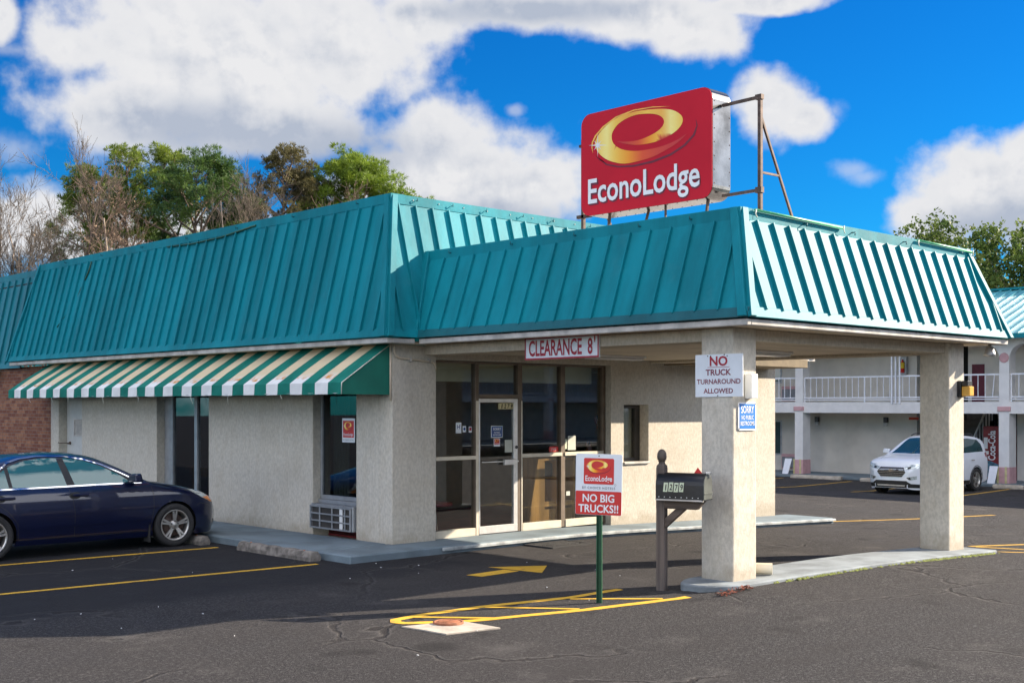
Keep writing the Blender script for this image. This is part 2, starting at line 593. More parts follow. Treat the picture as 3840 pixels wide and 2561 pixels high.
M['dry_leaf'] = plain('dry_leaf', (.17, .115, .07), .9, var=.3, scale=6)
M['moss'] = plain('moss', (.10, .12, .02), .95, var=.5, scale=30, bump=.6)
M['deadleaf'] = plain('dead_leaves', (.20, .055, .03), .9, var=.4, scale=30)
M['grass'] = plain('grass_bank', (.07, .085, .02), .95, var=.4, scale=3)


def mk_carglass(name, c, rough=.02):
    t = NT(name)
    t.base(c)
    t.set(rough, 0, .6, .35)
    return t.m


M['car_glass'] = mk_carglass('car_window', (.03, .13, .13))
M['car_glass_d'] = mk_carglass('car_windscreen', (.015, .05, .055))
M['lamp_clear'] = plain('headlight_lens', (.55, .60, .58), .12, .35, var=.2, scale=18, coat=1)
M['lamp_amber'] = plain('indicator_lens', (.75, .20, .015), .2, var=.08, coat=1)
M['lamp_red'] = plain('tail_lens', (.35, .01, .015), .2, coat=1)

# ------------------------------------------------------------------ helpers
OFF = {}


def ground_z(x, y=0.0):
    if x < 2.5:
        z = 0.0
    elif x < 4.5:
        z = -.028 * (x - 2.5) ** 2 / 4
    elif x < 24:
        z = -.028 - .028 * (x - 4.5)
    else:
        z = -.574
    if y < -5.3:                      # layers of resurfacing rise to the outer edge of the island
        d = max(0, -5.86 - .022 * x - y)
        k = max(0, 1 - d / 1.1)
        e = max(0, min(1, (x + .25) / .7)) * max(0, min(1, (7.6 - x) / 1.1))
        z += .058 * k * k * (3 - 2 * k) * e
    return z


class MB:
    """collects verts and faces, then becomes ONE mesh object"""

    def __init__(self):
        self.v, self.f, self.s, self.mi, self.c = [], [], [], [], {}
        self.cur = 0

    def add(self, vs, fs, smooth=False):
        o = len(self.v)
        self.v += [Vector(p) for p in vs]
        for f in fs:
            self.f.append([i + o for i in f])
            self.s.append(smooth)
            self.mi.append(self.cur)
        return self

    def box(self, a, b):
        x0, y0, z0 = (min(a[i], b[i]) for i in range(3))
        x1, y1, z1 = (max(a[i], b[i]) for i in range(3))
        return self.add([(x0, y0, z0), (x1, y0, z0), (x1, y1, z0), (x0, y1, z0), (x0, y0, z1), (x1, y0, z1), (x1, y1, z1), (x0, y1, z1)],
                        [(0, 3, 2, 1), (4, 5, 6, 7), (0, 1, 5, 4), (1, 2, 6, 5), (2, 3, 7, 6), (3, 0, 4, 7)])

    def hexa(self, p):
        """eight corners: bottom ring of four, then the top ring"""
        return self.add(p, [(0, 3, 2, 1), (4, 5, 6, 7), (0, 1, 5, 4), (1, 2, 6, 5), (2, 3, 7, 6), (3, 0, 4, 7)])

    def slabpoly(self, pts, d, smooth=False):
        """a flat outline (3-D points) given the thickness vector d"""
        n = len(pts)
        d = Vector(d)
        vs = [Vector(p) for p in pts] + [Vector(p) + d for p in pts]
        fs = [tuple(range(n - 1, -1, -1)), tuple(range(n, 2 * n))]
        fs += [(i, (i + 1) % n, n + (i + 1) % n, n + i) for i in range(n)]
        return self.add(vs, fs, smooth)

    def bar(self, a, b, w, h=None, up=(0, 0, 1)):
        a, b = Vector(a), Vector(b)
        h = h or w
        d = (b - a).normalized()
        u = Vector(up)
        if abs(d.dot(u)) > .98:
            u = Vector((1, 0, 0))
        s = d.cross(u).normalized()
        t = s.cross(d).normalized()
        r = lambda p: [p - s * w / 2 - t * h / 2, p + s * w / 2 - t * h / 2, p + s * w / 2 + t * h / 2, p - s * w / 2 + t * h / 2]
        return self.add(r(a) + r(b), [(0, 1, 2, 3), (7, 6, 5, 4), (0, 4, 5, 1), (1, 5, 6, 2), (2, 6, 7, 3), (3, 7, 4, 0)])

    def tube(self, pts, r, n=8, cap=True):
        pts = [Vector(p) for p in pts]
        rr = r if isinstance(r, (list, tuple)) else [r] * len(pts)
        vs, fs = [], []
        prev = None
        for i, p in enumerate(pts):
            d = (pts[min(i + 1, len(pts) - 1)] - pts[max(i - 1, 0)]).normalized()
            if prev is None:
                u = d.orthogonal().normalized()
            else:
                u = (prev - d * prev.dot(d))
                u = u.normalized() if u.length > 1e-6 else d.orthogonal().normalized()
            prev = u
            w = d.cross(u)
            vs += [p + (u * math.cos(2 * PI * k / n) + w * math.sin(2 * PI * k / n)) * rr[i] for k in range(n)]
        for i in range(len(pts) - 1):
            for k in range(n):
                fs.append((i * n + k, i * n + (k + 1) % n, (i + 1) * n + (k + 1) % n, (i + 1) * n + k))
        if cap:
            fs.append(tuple(range(n - 1, -1, -1)))
            fs.append(tuple(range((len(pts) - 1) * n, len(pts) * n)))
        return self.add(vs, fs, True)

    def lathe(self, prof, c=(0, 0, 0), axis='z', n=24, smooth=True):
        """prof: (radius, height) pairs turned round an axis through c"""
        vs, fs = [], []
        for (r, h) in prof:
            for k in range(n):
                a = 2 * PI * k / n
                x, y = r * math.cos(a), r * math.sin(a)
                p = {'z': (x, y, h), 'y': (x, h, y), 'x': (h, x, y)}[axis]
                vs.append(Vector(p) + Vector(c))
        for i in range(len(prof) - 1):
            for k in range(n):
                fs.append((i * n + k, i * n + (k + 1) % n, (i + 1) * n + (k + 1) % n, (i + 1) * n + k))
        return self.add(vs, fs, smooth)

    def outline(self, pts2, o, u, v, n=None, depth=0.0):
        """a flat outline in the plane o + x*u + y*v, optionally thick along n"""
        o, u, v = Vector(o), Vector(u), Vector(v)
        nn = Vector(n) if n is not None else u.cross(v).normalized()
        P = [o + u * x + v * y for (x, y) in pts2]
        if depth:
            return self.slabpoly(P, nn * depth)
        return self.add(P, [tuple(range(len(P)))])

    def text(self, body, o, u, v, h, w=None, bold=.0, depth=0.0, center=True, space=1.0):
        """lettering with cap height h fitted to width w; o = centre (or left end) of the base line"""
        vs, fs, cap = text_shape(body, bold, space)
        if not vs:
            return self
        x0 = min(p[0] for p in vs)
        x1 = max(p[0] for p in vs)
        sy = h / cap
        sx = (w / (x1 - x0)) if w else sy
        o, u, v = Vector(o), Vector(u).normalized(), Vector(v).normalized()
        n = u.cross(v)
        ox = (x0 + x1) / 2 if center else x0
        return self.add([o + u * (p[0] - ox) * sx + v * p[1] * sy + n * depth for p in vs], fs)

    def build(self, name, mat, parent=None, bevel=0.0, world=True, seg=1):
        off = OFF.get(parent.name, Vector((0, 0, 0))) if (parent and world) else Vector((0, 0, 0))
        me = bpy.data.meshes.new(name)
        me.from_pydata([p - off for p in self.v], [], self.f)
        for i, p in enumerate(me.polygons):
            p.use_smooth = self.s[i]
            p.material_index = self.mi[i]
        for m in (mat if isinstance(mat, (list, tuple)) else [mat]):
            me.materials.append(m)
        bm = bmesh.new()
        bm.from_mesh(me)
        bmesh.ops.recalc_face_normals(bm, faces=bm.faces)
        if bevel:
            ed = [e for e in bm.edges if len(e.link_faces) == 2 and e.calc_face_angle(0) > .6]
            bmesh.ops.bevel(bm, geom=ed, offset=bevel, segments=seg, affect='EDGES', profile=.6, clamp_overlap=True)
        bm.to_mesh(me)
        bm.free()
        o = bpy.data.objects.new(name, me)
        COL.objects.link(o)
        if parent is not None:
            o.parent = parent
            OFF[o.name] = off
        else:
            OFF[o.name] = Vector((0, 0, 0))
        return o


_TX = {}


def text_shape(body, bold, space=1.0):
    def one(b):
        cu = bpy.data.curves.new('lettering', 'FONT')
        cu.body = b
        cu.size = 1.0
        cu.offset = bold
        cu.space_character = space
        cu.resolution_u = 3
        ob = bpy.data.objects.new('lettering', cu)
        COL.objects.link(ob)
        dg = bpy.context.evaluated_depsgraph_get()
        me = bpy.data.meshes.new_from_object(ob.evaluated_get(dg))
        vs = [tuple(p.co) for p in me.vertices]
        fs = [tuple(p.vertices) for p in me.polygons]
        bpy.data.objects.remove(ob)
        bpy.data.curves.remove(cu)
        bpy.data.meshes.remove(me)
        return vs, fs
    key = ('cap', bold)
    if key not in _TX:
        vs, _ = one('H')
        _TX[key] = max(p[1] for p in vs)
    k = (body, bold, space)
    if k not in _TX:
        _TX[k] = one(body)
    vs, fs = _TX[k]
    return vs, fs, _TX[key]


def tag(o, label=None, cat=None, group=None, kind=None):
    for k, v in (('label', label), ('category', cat), ('group', group), ('kind', kind)):
        if v:
            o[k] = v
    return o


def thing(name, label, cat, loc=(0, 0, 0), rot=(0, 0, 0), group=None, local=False):
    o = bpy.data.objects.new(name, None)
    COL.objects.link(o)
    o.location = loc
    o.rotation_euler = rot
    o.empty_display_size = .2
    OFF[o.name] = Vector((0, 0, 0)) if local else Vector(loc)
    return tag(o, label, cat, group)


def copy_tree(o, parent=None):
    c = o.copy()
    COL.objects.link(c)
    OFF[c.name] = OFF.get(o.name, Vector((0, 0, 0)))
    if parent is not None:
        c.parent = parent
    for ch in list(o.children):
        copy_tree(ch, c)
    return c


def explode(o):
    """every loose piece of a part becomes a part of its own"""
    bm = bmesh.new()
    bm.from_mesh(o.data)
    seen, isl = set(), []
    for v in bm.verts:
        if v in seen:
            continue
        st, g = [v], []
        seen.add(v)
        while st:
            a = st.pop()
            g.append(a)
            for e in a.link_edges:
                b = e.other_vert(a)
                if b not in seen:
                    seen.add(b)
                    st.append(b)
        isl.append(g)
    bm.verts.index_update()
    for g in isl[1:]:
        ids = {v: i for i, v in enumerate(g)}
        fs = {f for v in g for f in v.link_faces}
        me = bpy.data.meshes.new(o.data.name)
        me.from_pydata([v.co.copy() for v in g], [], [[ids[v] for v in f.verts] for f in fs])
        for p, f in zip(me.polygons, fs):
            p.use_smooth = f.smooth
        for m in o.data.materials:
            me.materials.append(m)
        q = bpy.data.objects.new(o.name.split('.')[0], me)
        COL.objects.link(q)
        q.parent = o.parent
        OFF[q.name] = OFF[o.name]
    bmesh.ops.delete(bm, geom=[v for g in isl[1:] for v in g], context='VERTS')
    bm.to_mesh(o.data)
    bm.free()
    return o


def structure(name, mb, mat, **k):
    o = mb.build(name, mat, **k)
    o['kind'] = 'structure'
    return o


def strip(mb, st, h, base=-.12):
    """paving strip through stations (x, y0, y1) that follows the fall of the ground, h above it"""
    n = len(st)
    vs = []
    for (x, y0, y1) in st:
        g = ground_z(x)
        vs += [(x, y0, g + h), (x, y1, g + h), (x, y0, g + base), (x, y1, g + base)]
    fs = []
    for i in range(n - 1):
        a, b = 4 * i, 4 * i + 4
        fs += [(a, b, b + 1, a + 1), (a, a + 2, b + 2, b), (a + 1, b + 1, b + 3, a + 3)]
    fs += [(0, 1, 3, 2), (4 * n - 4, 4 * n - 2, 4 * n - 1, 4 * n - 3)]
    return mb.add(vs, fs)


def ribbon(mb, pts, w, h=.004, seed=1, rag=.12, step=.25):
    """painted line on the ground through xy points: uneven edges, follows the ground"""
    rnd = random.Random(seed)
    P = [Vector((p[0], p[1])) for p in pts]
    Q = [P[0]]
    for a, b in zip(P[:-1], P[1:]):
        n = max(1, int((b - a).length / step))
        Q += [a.lerp(b, (i + 1) / n) for i in range(n)]
    vs = []
    for i, p in enumerate(Q):
        d = (Q[min(i + 1, len(Q) - 1)] - Q[max(i - 1, 0)]).normalized()
        nrm = Vector((-d.y, d.x))
        for s in (-1, 1):
            q = p + nrm * s * w / 2 * (1 + rnd.uniform(-rag, rag))
            vs.append((q.x, q.y, ground_z(q.x, q.y) + h))
    return mb.add(vs, [(2 * i, 2 * i + 2, 2 * i + 3, 2 * i + 1) for i in range(len(Q) - 1)])


X3, Y3, Z3 = Vector((1, 0, 0)), Vector((0, 1, 0)), Vector((0, 0, 1))


def smooth_closed(pts, k=3):
    """Catmull-Rom through a closed outline"""
    n = len(pts)
    out = []
    for i in range(n):
        p0, p1, p2, p3 = (Vector(pts[(i + j - 1) % n]) for j in range(4))
        for s in range(k):
            t = s / k
            out.append(tuple(.5 * ((2 * p1) + (p2 - p0) * t + (2 * p0 - 5 * p1 + 4 * p2 - p3) * t * t + (3 * p1 - p0 - 3 * p2 + p3) * t ** 3)))
    return out

# ------------------------------------------------------------------ ground
mb = MB()
gx = [-160, -60, -30, -20, -14, -10, -6, -3, -1] + [-.5 + .25 * i for i in range(36)] + [9, 12, 16, 20, 24, 30, 40, 60, 90, 220]
gy = [-160, -60, -30, -14, -9, -7.6] + [-7.2 + .12 * i for i in range(16)] + [-5, 0, 8, 16, 30, 60, 220]
for x in gx:
    for y in gy:
        mb.v.append(Vector((x, y, ground_z(x, y))))
ny = len(gy)
for i in range(len(gx) - 1):
    for j in range(ny - 1):
        mb.f.append([i * ny + j, (i + 1) * ny + j, (i + 1) * ny + j + 1, i * ny + j + 1])
        mb.s.append(True)
        mb.mi.append(0)
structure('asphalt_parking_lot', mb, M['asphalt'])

# pavement round the office: side walk, front walk, kerb faces
mb = MB()
mb.box((-1.25, .12, -.1), (-.004, 30, .112))
xs = [-1.25, -1.0, 0, 1, 2.5, 3, 3.5, 4, 4.5, 5.5, 7, 9, 10.2]
strip(mb, [(x, -.69 if x < 4.5 else -.69 - .05 * (x - 4.5), .12) for x in xs], .108)
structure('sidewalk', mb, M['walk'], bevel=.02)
mb = MB()
strip(mb, [(x, -.75 - (.05 * (x - 4.5) if x > 4.5 else 0), -.694 - (.05 * (x - 4.5) if x > 4.5 else 0)) for x in [.35, 1, 2.5, 3, 3.5, 4, 4.5, 5.5, 7, 9, 10.2]], .096, base=.050)
structure('kerb', mb, M['kerb'], bevel=.015)

# long traffic island under the canopy posts, rounded at the near end
mb = MB()
isl = []
for x in (.04, .08, .16, .28, .42, .6):
    q = math.sqrt(max(0, 1 - ((.62 - x) / .60) ** 2))
    isl.append((x, -5.45 - .36 * q - .05 * x, -5.42 + .36 * q))
isl += [(x, -5.82 - .03 * x, -5.06 - .005 * x) for x in (1, 1.6, 2.4, 3.2, 4, 4.6, 5.4, 6.2)] + [(6.5, -5.99, -5.12)]
strip(mb, isl, .10)
structure('traffic_island', mb, plain('island_concrete', (.19, .215, .23), .9, var=.28, scale=2.2, bump=.5, bscale=40), bevel=.015)

# painted markings
mb = MB()
for pts, s in (([(-9.2, 2.62), (-4.7, 2.40), (-1.55, 2.25)], 1), ([(-9.5, .05), (-5.67, -.14), (-1.57, -.395)], 2),
               ([(-9.5, 5.1), (-1.6, 4.95)], 3), ([(-9.5, 7.7), (-1.6, 7.6)], 4)):
    ribbon(mb, pts, .10, seed=s)
structure('parking_lines', mb, M['yellow'])
mb = MB()
ribbon(mb, [(-.32, -4.686), (-1.19, -4.705), (-2.34, -4.493), (-3.18, -4.455), (-3.45, -4.50), (-3.53, -4.60), (-3.50, -4.70), (-3.03, -5.03), (-1.65, -5.381), (-.21, -5.60)], .12, seed=7, step=.15)
ribbon(mb, [(-2.30, -4.55), (-1.66, -5.31)], .075, h=.006, seed=8)
ribbon(mb, [(-1.25, -4.78), (-.50, -5.47)], .075, h=.006, seed=9)
ribbon(mb, [(-3.22, -4.50), (-2.68, -5.10)], .075, h=.006, seed=10)
structure('median_markings', mb, M['yellow'])
mb = MB()
for o in ([(-.129, -2.209), (.548, -2.63), (-.001, -3.087)], [(-.835, -2.577), (-.789, -2.817), (-.1, -2.767), (-.137, -2.523)]):
    mb.add([(x, y, .005) for x, y in o], [tuple(range(len(o)))])
structure('arrow_marking', mb, M['yellow'])
mb = MB()
for y in (3.4, 6.35, 9.15, 12.0, 15.0, .5, -2.4):
    ribbon(mb, [(22.6, y - .25), (27.9, y + .15)], .13, seed=int(y * 10))
ribbon(mb, [(10.3, -.62), (11.9, -1.0), (13.3, -1.25), (16, -1.5)], .13, seed=31)
ribbon(mb, [(7.75, -4.96), (8.93, -5.30), (11, -5.9)], .13, seed=32)
ribbon(mb, [(7.77, -5.05), (8.1, -5.9), (8.4, -6.6)], .13, seed=33)
ribbon(mb, [(6.85, -5.86), (7.5, -5.97), (8.6, -6.2)], .13, seed=34)
structure('far_parking_lines', mb, M['yellow_old'])

# concrete pad with a cleanout cover
rnd = random.Random(4)
mb = MB()
pad = [(-3.66, -4.86), (-3.62, -5.15), (-3.6, -5.45), (-3.3, -5.5), (-3.02, -5.56), (-3.03, -5.3), (-3.05, -5.03), (-3.35, -4.93)]
mb.slabpoly([(x, y, .0) for x, y in pad], (0, 0, .012))
structure('concrete_pad', mb, M['concrete'])
t = thing('manhole_cover', 'round rusty orange iron cover set in the cracked concrete pad', 'manhole cover', (-3.225, -5.04, .012))
mb = MB()
mb.lathe([(0, .016), (.115, .016), (.125, .010), (.125, 0)], (-3.225, -5.04, .013), n=28)
mb.build('cover', M['rust'], t)
mb = MB()
mb.lathe([(.128, .0), (.128, .018), (.150, .018), (.152, .0)], (-3.225, -5.04, .013), n=28)
mb.build('rim', M['rust'], t)
mb = MB()
for i in range(4):
    mb.bar((-3.30, -5.09 + .035 * i, .030), (-3.15, -5.09 + .035 * i, .030), .014, .006)
mb.build('ridges', M['rust'], t)

# doormat at the kerb
t = thing('door_mat', 'dark ribbed rubber scraper mat on the asphalt before the glass entrance', 'mat', (2.4, -.95, 0))
mb = MB()
rnd = random.Random(5)
for i in range(16):
    for j in range(20):
        x, y = 2.0 + .80 * i / 16, -1.27 + .52 * j / 20
        mb.bar((x, y, .012 + ground_z(x)), (x + .035, y + rnd.uniform(-.01, .03), .014 + ground_z(x)), .010, .012)
mb.build('bristles', M['rubber'], t)
mb = MB()
for a, b in (((1.98, -1.30), (2.83, -1.30)), ((2.83, -1.30), (2.83, -.73)), ((2.83, -.73), (1.98, -.73)), ((1.98, -.73), (1.98, -1.30))):
    mb.bar((a[0], a[1], .012 + ground_z(a[0])), (b[0], b[1], .012 + ground_z(b[0])), .04, .02)
mb.build('border', M['rubber'], t)


def wheel_stop(loc, rz, L, label, group, mat='stop'):
    t = thing('wheel_stop', label, 'wheel stop', loc, (0, 0, rz), group, local=True)
    mb = MB()
    rnd = random.Random(int(L * 100) + int(loc[1] * 7))
    n = 9
    prof = [(-.085, 0), (-.085, .05), (-.055, .125), (.055, .125), (.085, .05), (.085, 0)]
    vs = []
    for i in range(n + 1):
        x = -L / 2 + L * i / n
        for (y, z) in prof:
            e = .015 if z else 0
            vs.append((x + rnd.uniform(-e, e), y + rnd.uniform(-e, e), z + rnd.uniform(-e, e) * .7))
    fs = []
    m = len(prof)
    for i in range(n):
        for k in range(m - 1):
            fs.append((i * m + k, i * m + k + 1, (i + 1) * m + k + 1, (i + 1) * m + k))
    fs += [tuple(range(m - 1, -1, -1)), tuple(range(n * m, n * m + m))]
    mb.add(vs, fs)
    mb.build('block', M[mat], t, bevel=.008)
    mb = MB()
    for s in (-1, 1):
        mb.lathe([(0, .135), (.014, .135), (.014, .11)], (s * L * .36, 0, 0), n=8)
    mb.build('anchor_pin', M['rust'], t)
    return t


wheel_stop((-1.42, .83, 0), rad(90), 1.92, 'chipped dark concrete wheel stop in the empty bay beside the dark blue sedan', 'concrete wheel stops')
wheel_stop((-1.52, 3.63, 0), rad(90), 1.9, 'concrete wheel stop whose end shows at the front tyre of the dark blue sedan', 'concrete wheel stops')
wheel_stop((28.3, 11.0, ground_z(28)), rad(92), 2.1, 'long low wheel stop in the empty bay left of the white SUV', 'concrete wheel stops', 'concrete')
wheel_stop((28.3, 8.2, ground_z(28)), rad(89), 1.9, 'wheel stop whose end shows just left of the white SUV nose', 'concrete wheel stops', 'concrete')
wheel_stop((28.2, 3.7, ground_z(28)), rad(90), 1.0, 'short pale wheel stop behind the rear wheel of the white SUV', 'concrete wheel stops', 'concrete')
wheel_stop((28.2, 1.5, ground_z(28)), rad(91), 1.9, 'wheel stop at the right edge of the picture beyond the white column', 'concrete wheel stops', 'concrete')

# white pipe lying on the island
t = thing('plastic_pipe', 'short off-white plastic pipe lying on the island beside the near column', 'pipe', (1.25, -5.45, .1))
mb = MB()
a, b = Vector((1.10, -5.22, .175)), Vector((1.36, -5.62, .175))
mb.tube([a, b], .068, 20, cap=False)
mb.tube([b, a], .058, 20, cap=False)
d = (b - a).normalized()
for q in (a, b):
    u = d.cross(Z3).normalized()
    ring = [q + (u * math.cos(2 * PI * k / 20) + Z3 * math.sin(2 * PI * k / 20)) * r for r in (.068, .058) for k in range(20)]
    mb.add(ring, [(k, (k + 1) % 20, 20 + (k + 1) % 20, 20 + k) for k in range(20)])
mb.build('pipe_wall', M['pvc'], t)
mb = MB()
nrm = (d.cross(Z3)).normalized()
if nrm.x > 0:
    nrm = -nrm
up = (Z3 * .55 - nrm * 0).normalized()
mb.text('630', (a + b) / 2 - d * .02 + nrm * .0655 + Z3 * .02, d, (Z3 * .95 + nrm * -.30), .035, .10)
mb.build('printing', M['grey_ink'], t)

# litter, dead leaves and moss
rnd = random.Random(12)
mb = MB()
for i in range(140):
    x, y = rnd.uniform(-.02, .52), -5.93 + rnd.gauss(0, .035) + .10 * rnd.random()
    a, s = rnd.uniform(0, 6.28), rnd.uniform(.010, .026)
    z = .006 + rnd.random() * .022 + ground_z(x, y)
    c, q = math.cos(a) * s, math.sin(a) * s
    mb.add([(x - c, y - q, z), (x + q * .5, y - c * .5, z + .012), (x + c, y + q, z + rnd.uniform(0, .02)), (x - q * .5, y + c * .5, z + .006)], [(0, 1, 2, 3)])
tag(mb.build('dead_leaves', M['deadleaf']), 'drift of reddish dead leaves along the rounded end of the island', 'dead leaves', kind='stuff')
mb = MB()
for i in range(260):
    x = rnd.choice((rnd.uniform(.9, 6.3), rnd.gauss(4.6, .35), rnd.gauss(5.7, .3), rnd.gauss(2.0, .5)))
    if not .7 < x < 6.4:
        continue
    y = -5.85 - .03 * x + rnd.gauss(-.012, .012)
    s = rnd.uniform(.012, .035)
    z = ground_z(x, y - .03)
    mb.add([(x - s, y - s * .5, z + .004), (x + s, y - s * .6, z + .004), (x + s * .8, y + s * .5, z + .012 + rnd.random() * .02), (x - s * .8, y + s * .5, z + .02)], [(0, 1, 2, 3)])
tag(mb.build('moss', M['moss']), 'yellow-green moss tufts along the foot of the island kerb', 'moss', kind='stuff')
mb = MB()
for i in range(26):
    x, y = (rnd.uniform(-6.5, 1.2), rnd.uniform(-6.2, 2.0))
    s = rnd.uniform(.004, .012)
    a = rnd.uniform(0, 3.1)
    mb.bar((x, y, .008), (x + s * 2 * math.cos(a), y + s * 2 * math.sin(a), .009), s * .6, .006)
tag(mb.build('litter', M['white']), 'tiny white paper scraps strewn over the asphalt', 'litter', kind='stuff')

# ------------------------------------------------------------------ logo art shared by the printed signs
LOGO_GOLD = [(1140, 490), (1060, 570), (960, 630), (850, 685), (720, 720), (600, 738), (500, 722), (420, 690), (360, 640), (330, 590), (325, 550), (345, 500), (390, 440),
             (460, 380), (560, 320), (680, 285), (800, 270), (930, 266), (1020, 280), (1080, 315), (1105, 355), (1098, 405), (1060, 455), (990, 505), (900, 545), (800, 568),
             (700, 576), (600, 562), (530, 540), (620, 545), (720, 535), (820, 500), (900, 455), (940, 410), (947, 365), (920, 330), (870, 310), (800, 304), (700, 312),
             (600, 350), (530, 400), (490, 460), (482, 510), (500, 560), (550, 600), (620, 622), (720, 628), (850, 612), (970, 580), (1070, 535)]
LOGO_ARC = [(306, 645), (291, 590), (294, 545), (325, 485), (400, 405), (520, 322), (680, 266), (850, 243), (1010, 246), (850, 252), (682, 276), (528, 333), (410, 415), (338, 490), (306, 548), (300, 590)]
LOGO_SHADE = [(325, 660), (370, 705), (440, 737), (540, 757), (680, 752), (850, 716), (1000, 660), (1115, 585), (1190, 500), (1219, 425), (1212, 360), (1229, 420), (1207, 505), (1127, 598), (1010, 676), (855, 735), (680, 768), (540, 770), (430, 748)]


def logo_uv(p):
    x, y = p
    top = 310 - .2035 * (x - 190)
    bot = 1205 - .1342 * (x - 190)
    return ((x - 190) / 1155, (bot - y) / (bot - top))


def gold_col(x, y):
    def lerp3(st, t):
        for (a, ca), (b, cb) in zip(st[:-1], st[1:]):
            if t <= b:
                k = max(0, min(1, (t - a) / (b - a)))
                return tuple(ca[i] + (cb[i] - ca[i]) * k for i in range(3))
        return st[-1][1]
    pale, yel, org, red, dkr = (250, 232, 140), (245, 195, 75), (240, 150, 25), (222, 82, 30), (190, 40, 45)
    if y > 545 + (x - 500) * -.10 and x > 420 and not (x < 900 and y < 585):
        return srgb(*lerp3([(420, pale), (520, yel), (640, org), (760, red), (900, (205, 60, 40)), (1140, dkr)], x))
    if y > 470 and 515 < x < 930 and y < 590:
        return srgb(*lerp3([(530, dkr), (620, (200, 60, 40)), (730, red), (820, org), (930, yel)], x))
    return srgb(*lerp3([(325, yel), (430, pale), (520, yel), (640, (236, 160, 55)), (800, yel), (930, (240, 175, 70)), (1010, pale), (1110, yel)], x))


def logo_art(parent, o, u, v, w, h, lift, name_suffix='', world=True):
    """gold ring, fine arc and cast line on a red field; o = lower left corner of the field"""
    o, u, v = Vector(o), Vector(u).normalized(), Vector(v).normalized()
    n = u.cross(v)

    def P(q, l):
        a, b = logo_uv(q)
        return o + u * a * w + v * b * h + n * l
    bm = bmesh.new()
    vs = [bm.verts.new((x, y, 0)) for x, y in smooth_closed(LOGO_GOLD, 3)]
    bm.faces.new(vs)
    bm.normal_update()
    bmesh.ops.triangulate(bm, faces=bm.faces)
    for k in range(320, 1150, 40):
        bmesh.ops.bisect_plane(bm, geom=bm.verts[:] + bm.edges[:] + bm.faces[:], plane_co=(k, 0, 0), plane_no=(1, 0, 0))
    for k in range(280, 740, 50):
        bmesh.ops.bisect_plane(bm, geom=bm.verts[:] + bm.edges[:] + bm.faces[:], plane_co=(0, k, 0), plane_no=(0, 1, 0))
    bm.verts.index_update()
    mb = MB()
    raw = [(q.co.x, q.co.y) for q in bm.verts]
    mb.add([P(q, lift) for q in raw], [[q.index for q in f.verts] for f in bm.faces])
    bm.free()
    ob = mb.build('gold_ring', M['gold'], parent, world=world)
    ca = ob.data.color_attributes.new('print', 'FLOAT_COLOR', 'POINT')
    for i, q in enumerate(raw):
        ca.data[i].color = gold_col(*q) + (1,)
    mb = MB()
    mb.add([P(q, lift) for q in LOGO_ARC], [tuple(range(len(LOGO_ARC)))])
    mb.build('fine_arc', plain('gold_line', srgb(240, 180, 70), .4), parent, world=world)
    mb = MB()
    mb.add([P(q, lift) for q in LOGO_SHADE], [tuple(range(len(LOGO_SHADE)))])
    mb.build('ring_underline', M['maroon'], parent, world=world)
    mb = MB()
    pts = []
    for k in range(16):
        r = [90, 13, 52, 13][k % 4]
        a = 2 * PI * k / 16
        c = (352 + math.cos(a) * r, 572 + math.sin(a) * r * 1.15)
        pts.append(P(c, lift * 1.7))
    mb.add(pts, [tuple(range(16))])
    mb.build('star', M['white'], parent, world=world)


# ------------------------------------------------------------------ standing-seam mansard faces
def mansard_face(mb, A, B, Ta, Tb, sp=.325, first=.16, rib=(.024, .044), lo=.10, hi=.14):
    A, B, Ta, Tb = (Vector(p) for p in (A, B, Ta, Tb))
    e = (B - A)
    L = e.length
    e.normalize()
    sl = (Ta - A).dot(e)
    sr = -(Tb - B).dot(e)
    d = (Ta - A) - e * sl
    H = d.length
    d.normalize()
    n = e.cross(d).normalized()
    mb.add([A, B, Tb, Ta], [(0, 1, 2, 3)])
    s = first
    while s < L - .02:
        t1 = H - hi
        if sl > 1e-3:
            t1 = min(t1, s * H / sl - .04)
        if sr > 1e-3:
            t1 = min(t1, (L - s) * H / sr - .04)
        if t1 > lo + .1:
            p, q = A + e * s + d * lo, A + e * s + d * t1
            w, h = rib
            mb.hexa([p - e * w / 2, p + e * w / 2, q + e * w / 2, q - e * w / 2, p - e * w / 2 + n * h, p + e * w / 2 + n * h, q + e * w / 2 + n * h, q - e * w / 2 + n * h])
        s += sp
    return e, d, n, H


def hip_trim(mb, A, T, e, n, w=.12, lift=.05):
    """flat flashing down a hip, on one face; e points away from the hip along the eave"""
    A, T = Vector(A), Vector(T)
    mb.hexa([A - n * .002, A + e * w - n * .002, T + e * w - n * .002, T - n * .002,
             A + n * lift, A + e * w + n * lift, T + e * w + n * lift, T + n * lift])


def edge_trim(mb, A, B, n, d, h, lift=.02, under=.0):
    """band along an eave, h tall measured up the slope"""
    A, B = Vector(A), Vector(B)
    mb.hexa([A - d * under, B - d * under, B + d * h, A + d * h, A - d * under + n * lift, B - d * under + n * lift, B + d * h + n * lift, A + d * h + n * lift])


# ------------------------------------------------------------------ the office building
off = thing('motel_office', 'single-storey stucco motel office with teal seamed metal mansard roof and glazed entrance', 'office building', (0, 0, 0))
T = .30
mb = MB()
WT = 3.02
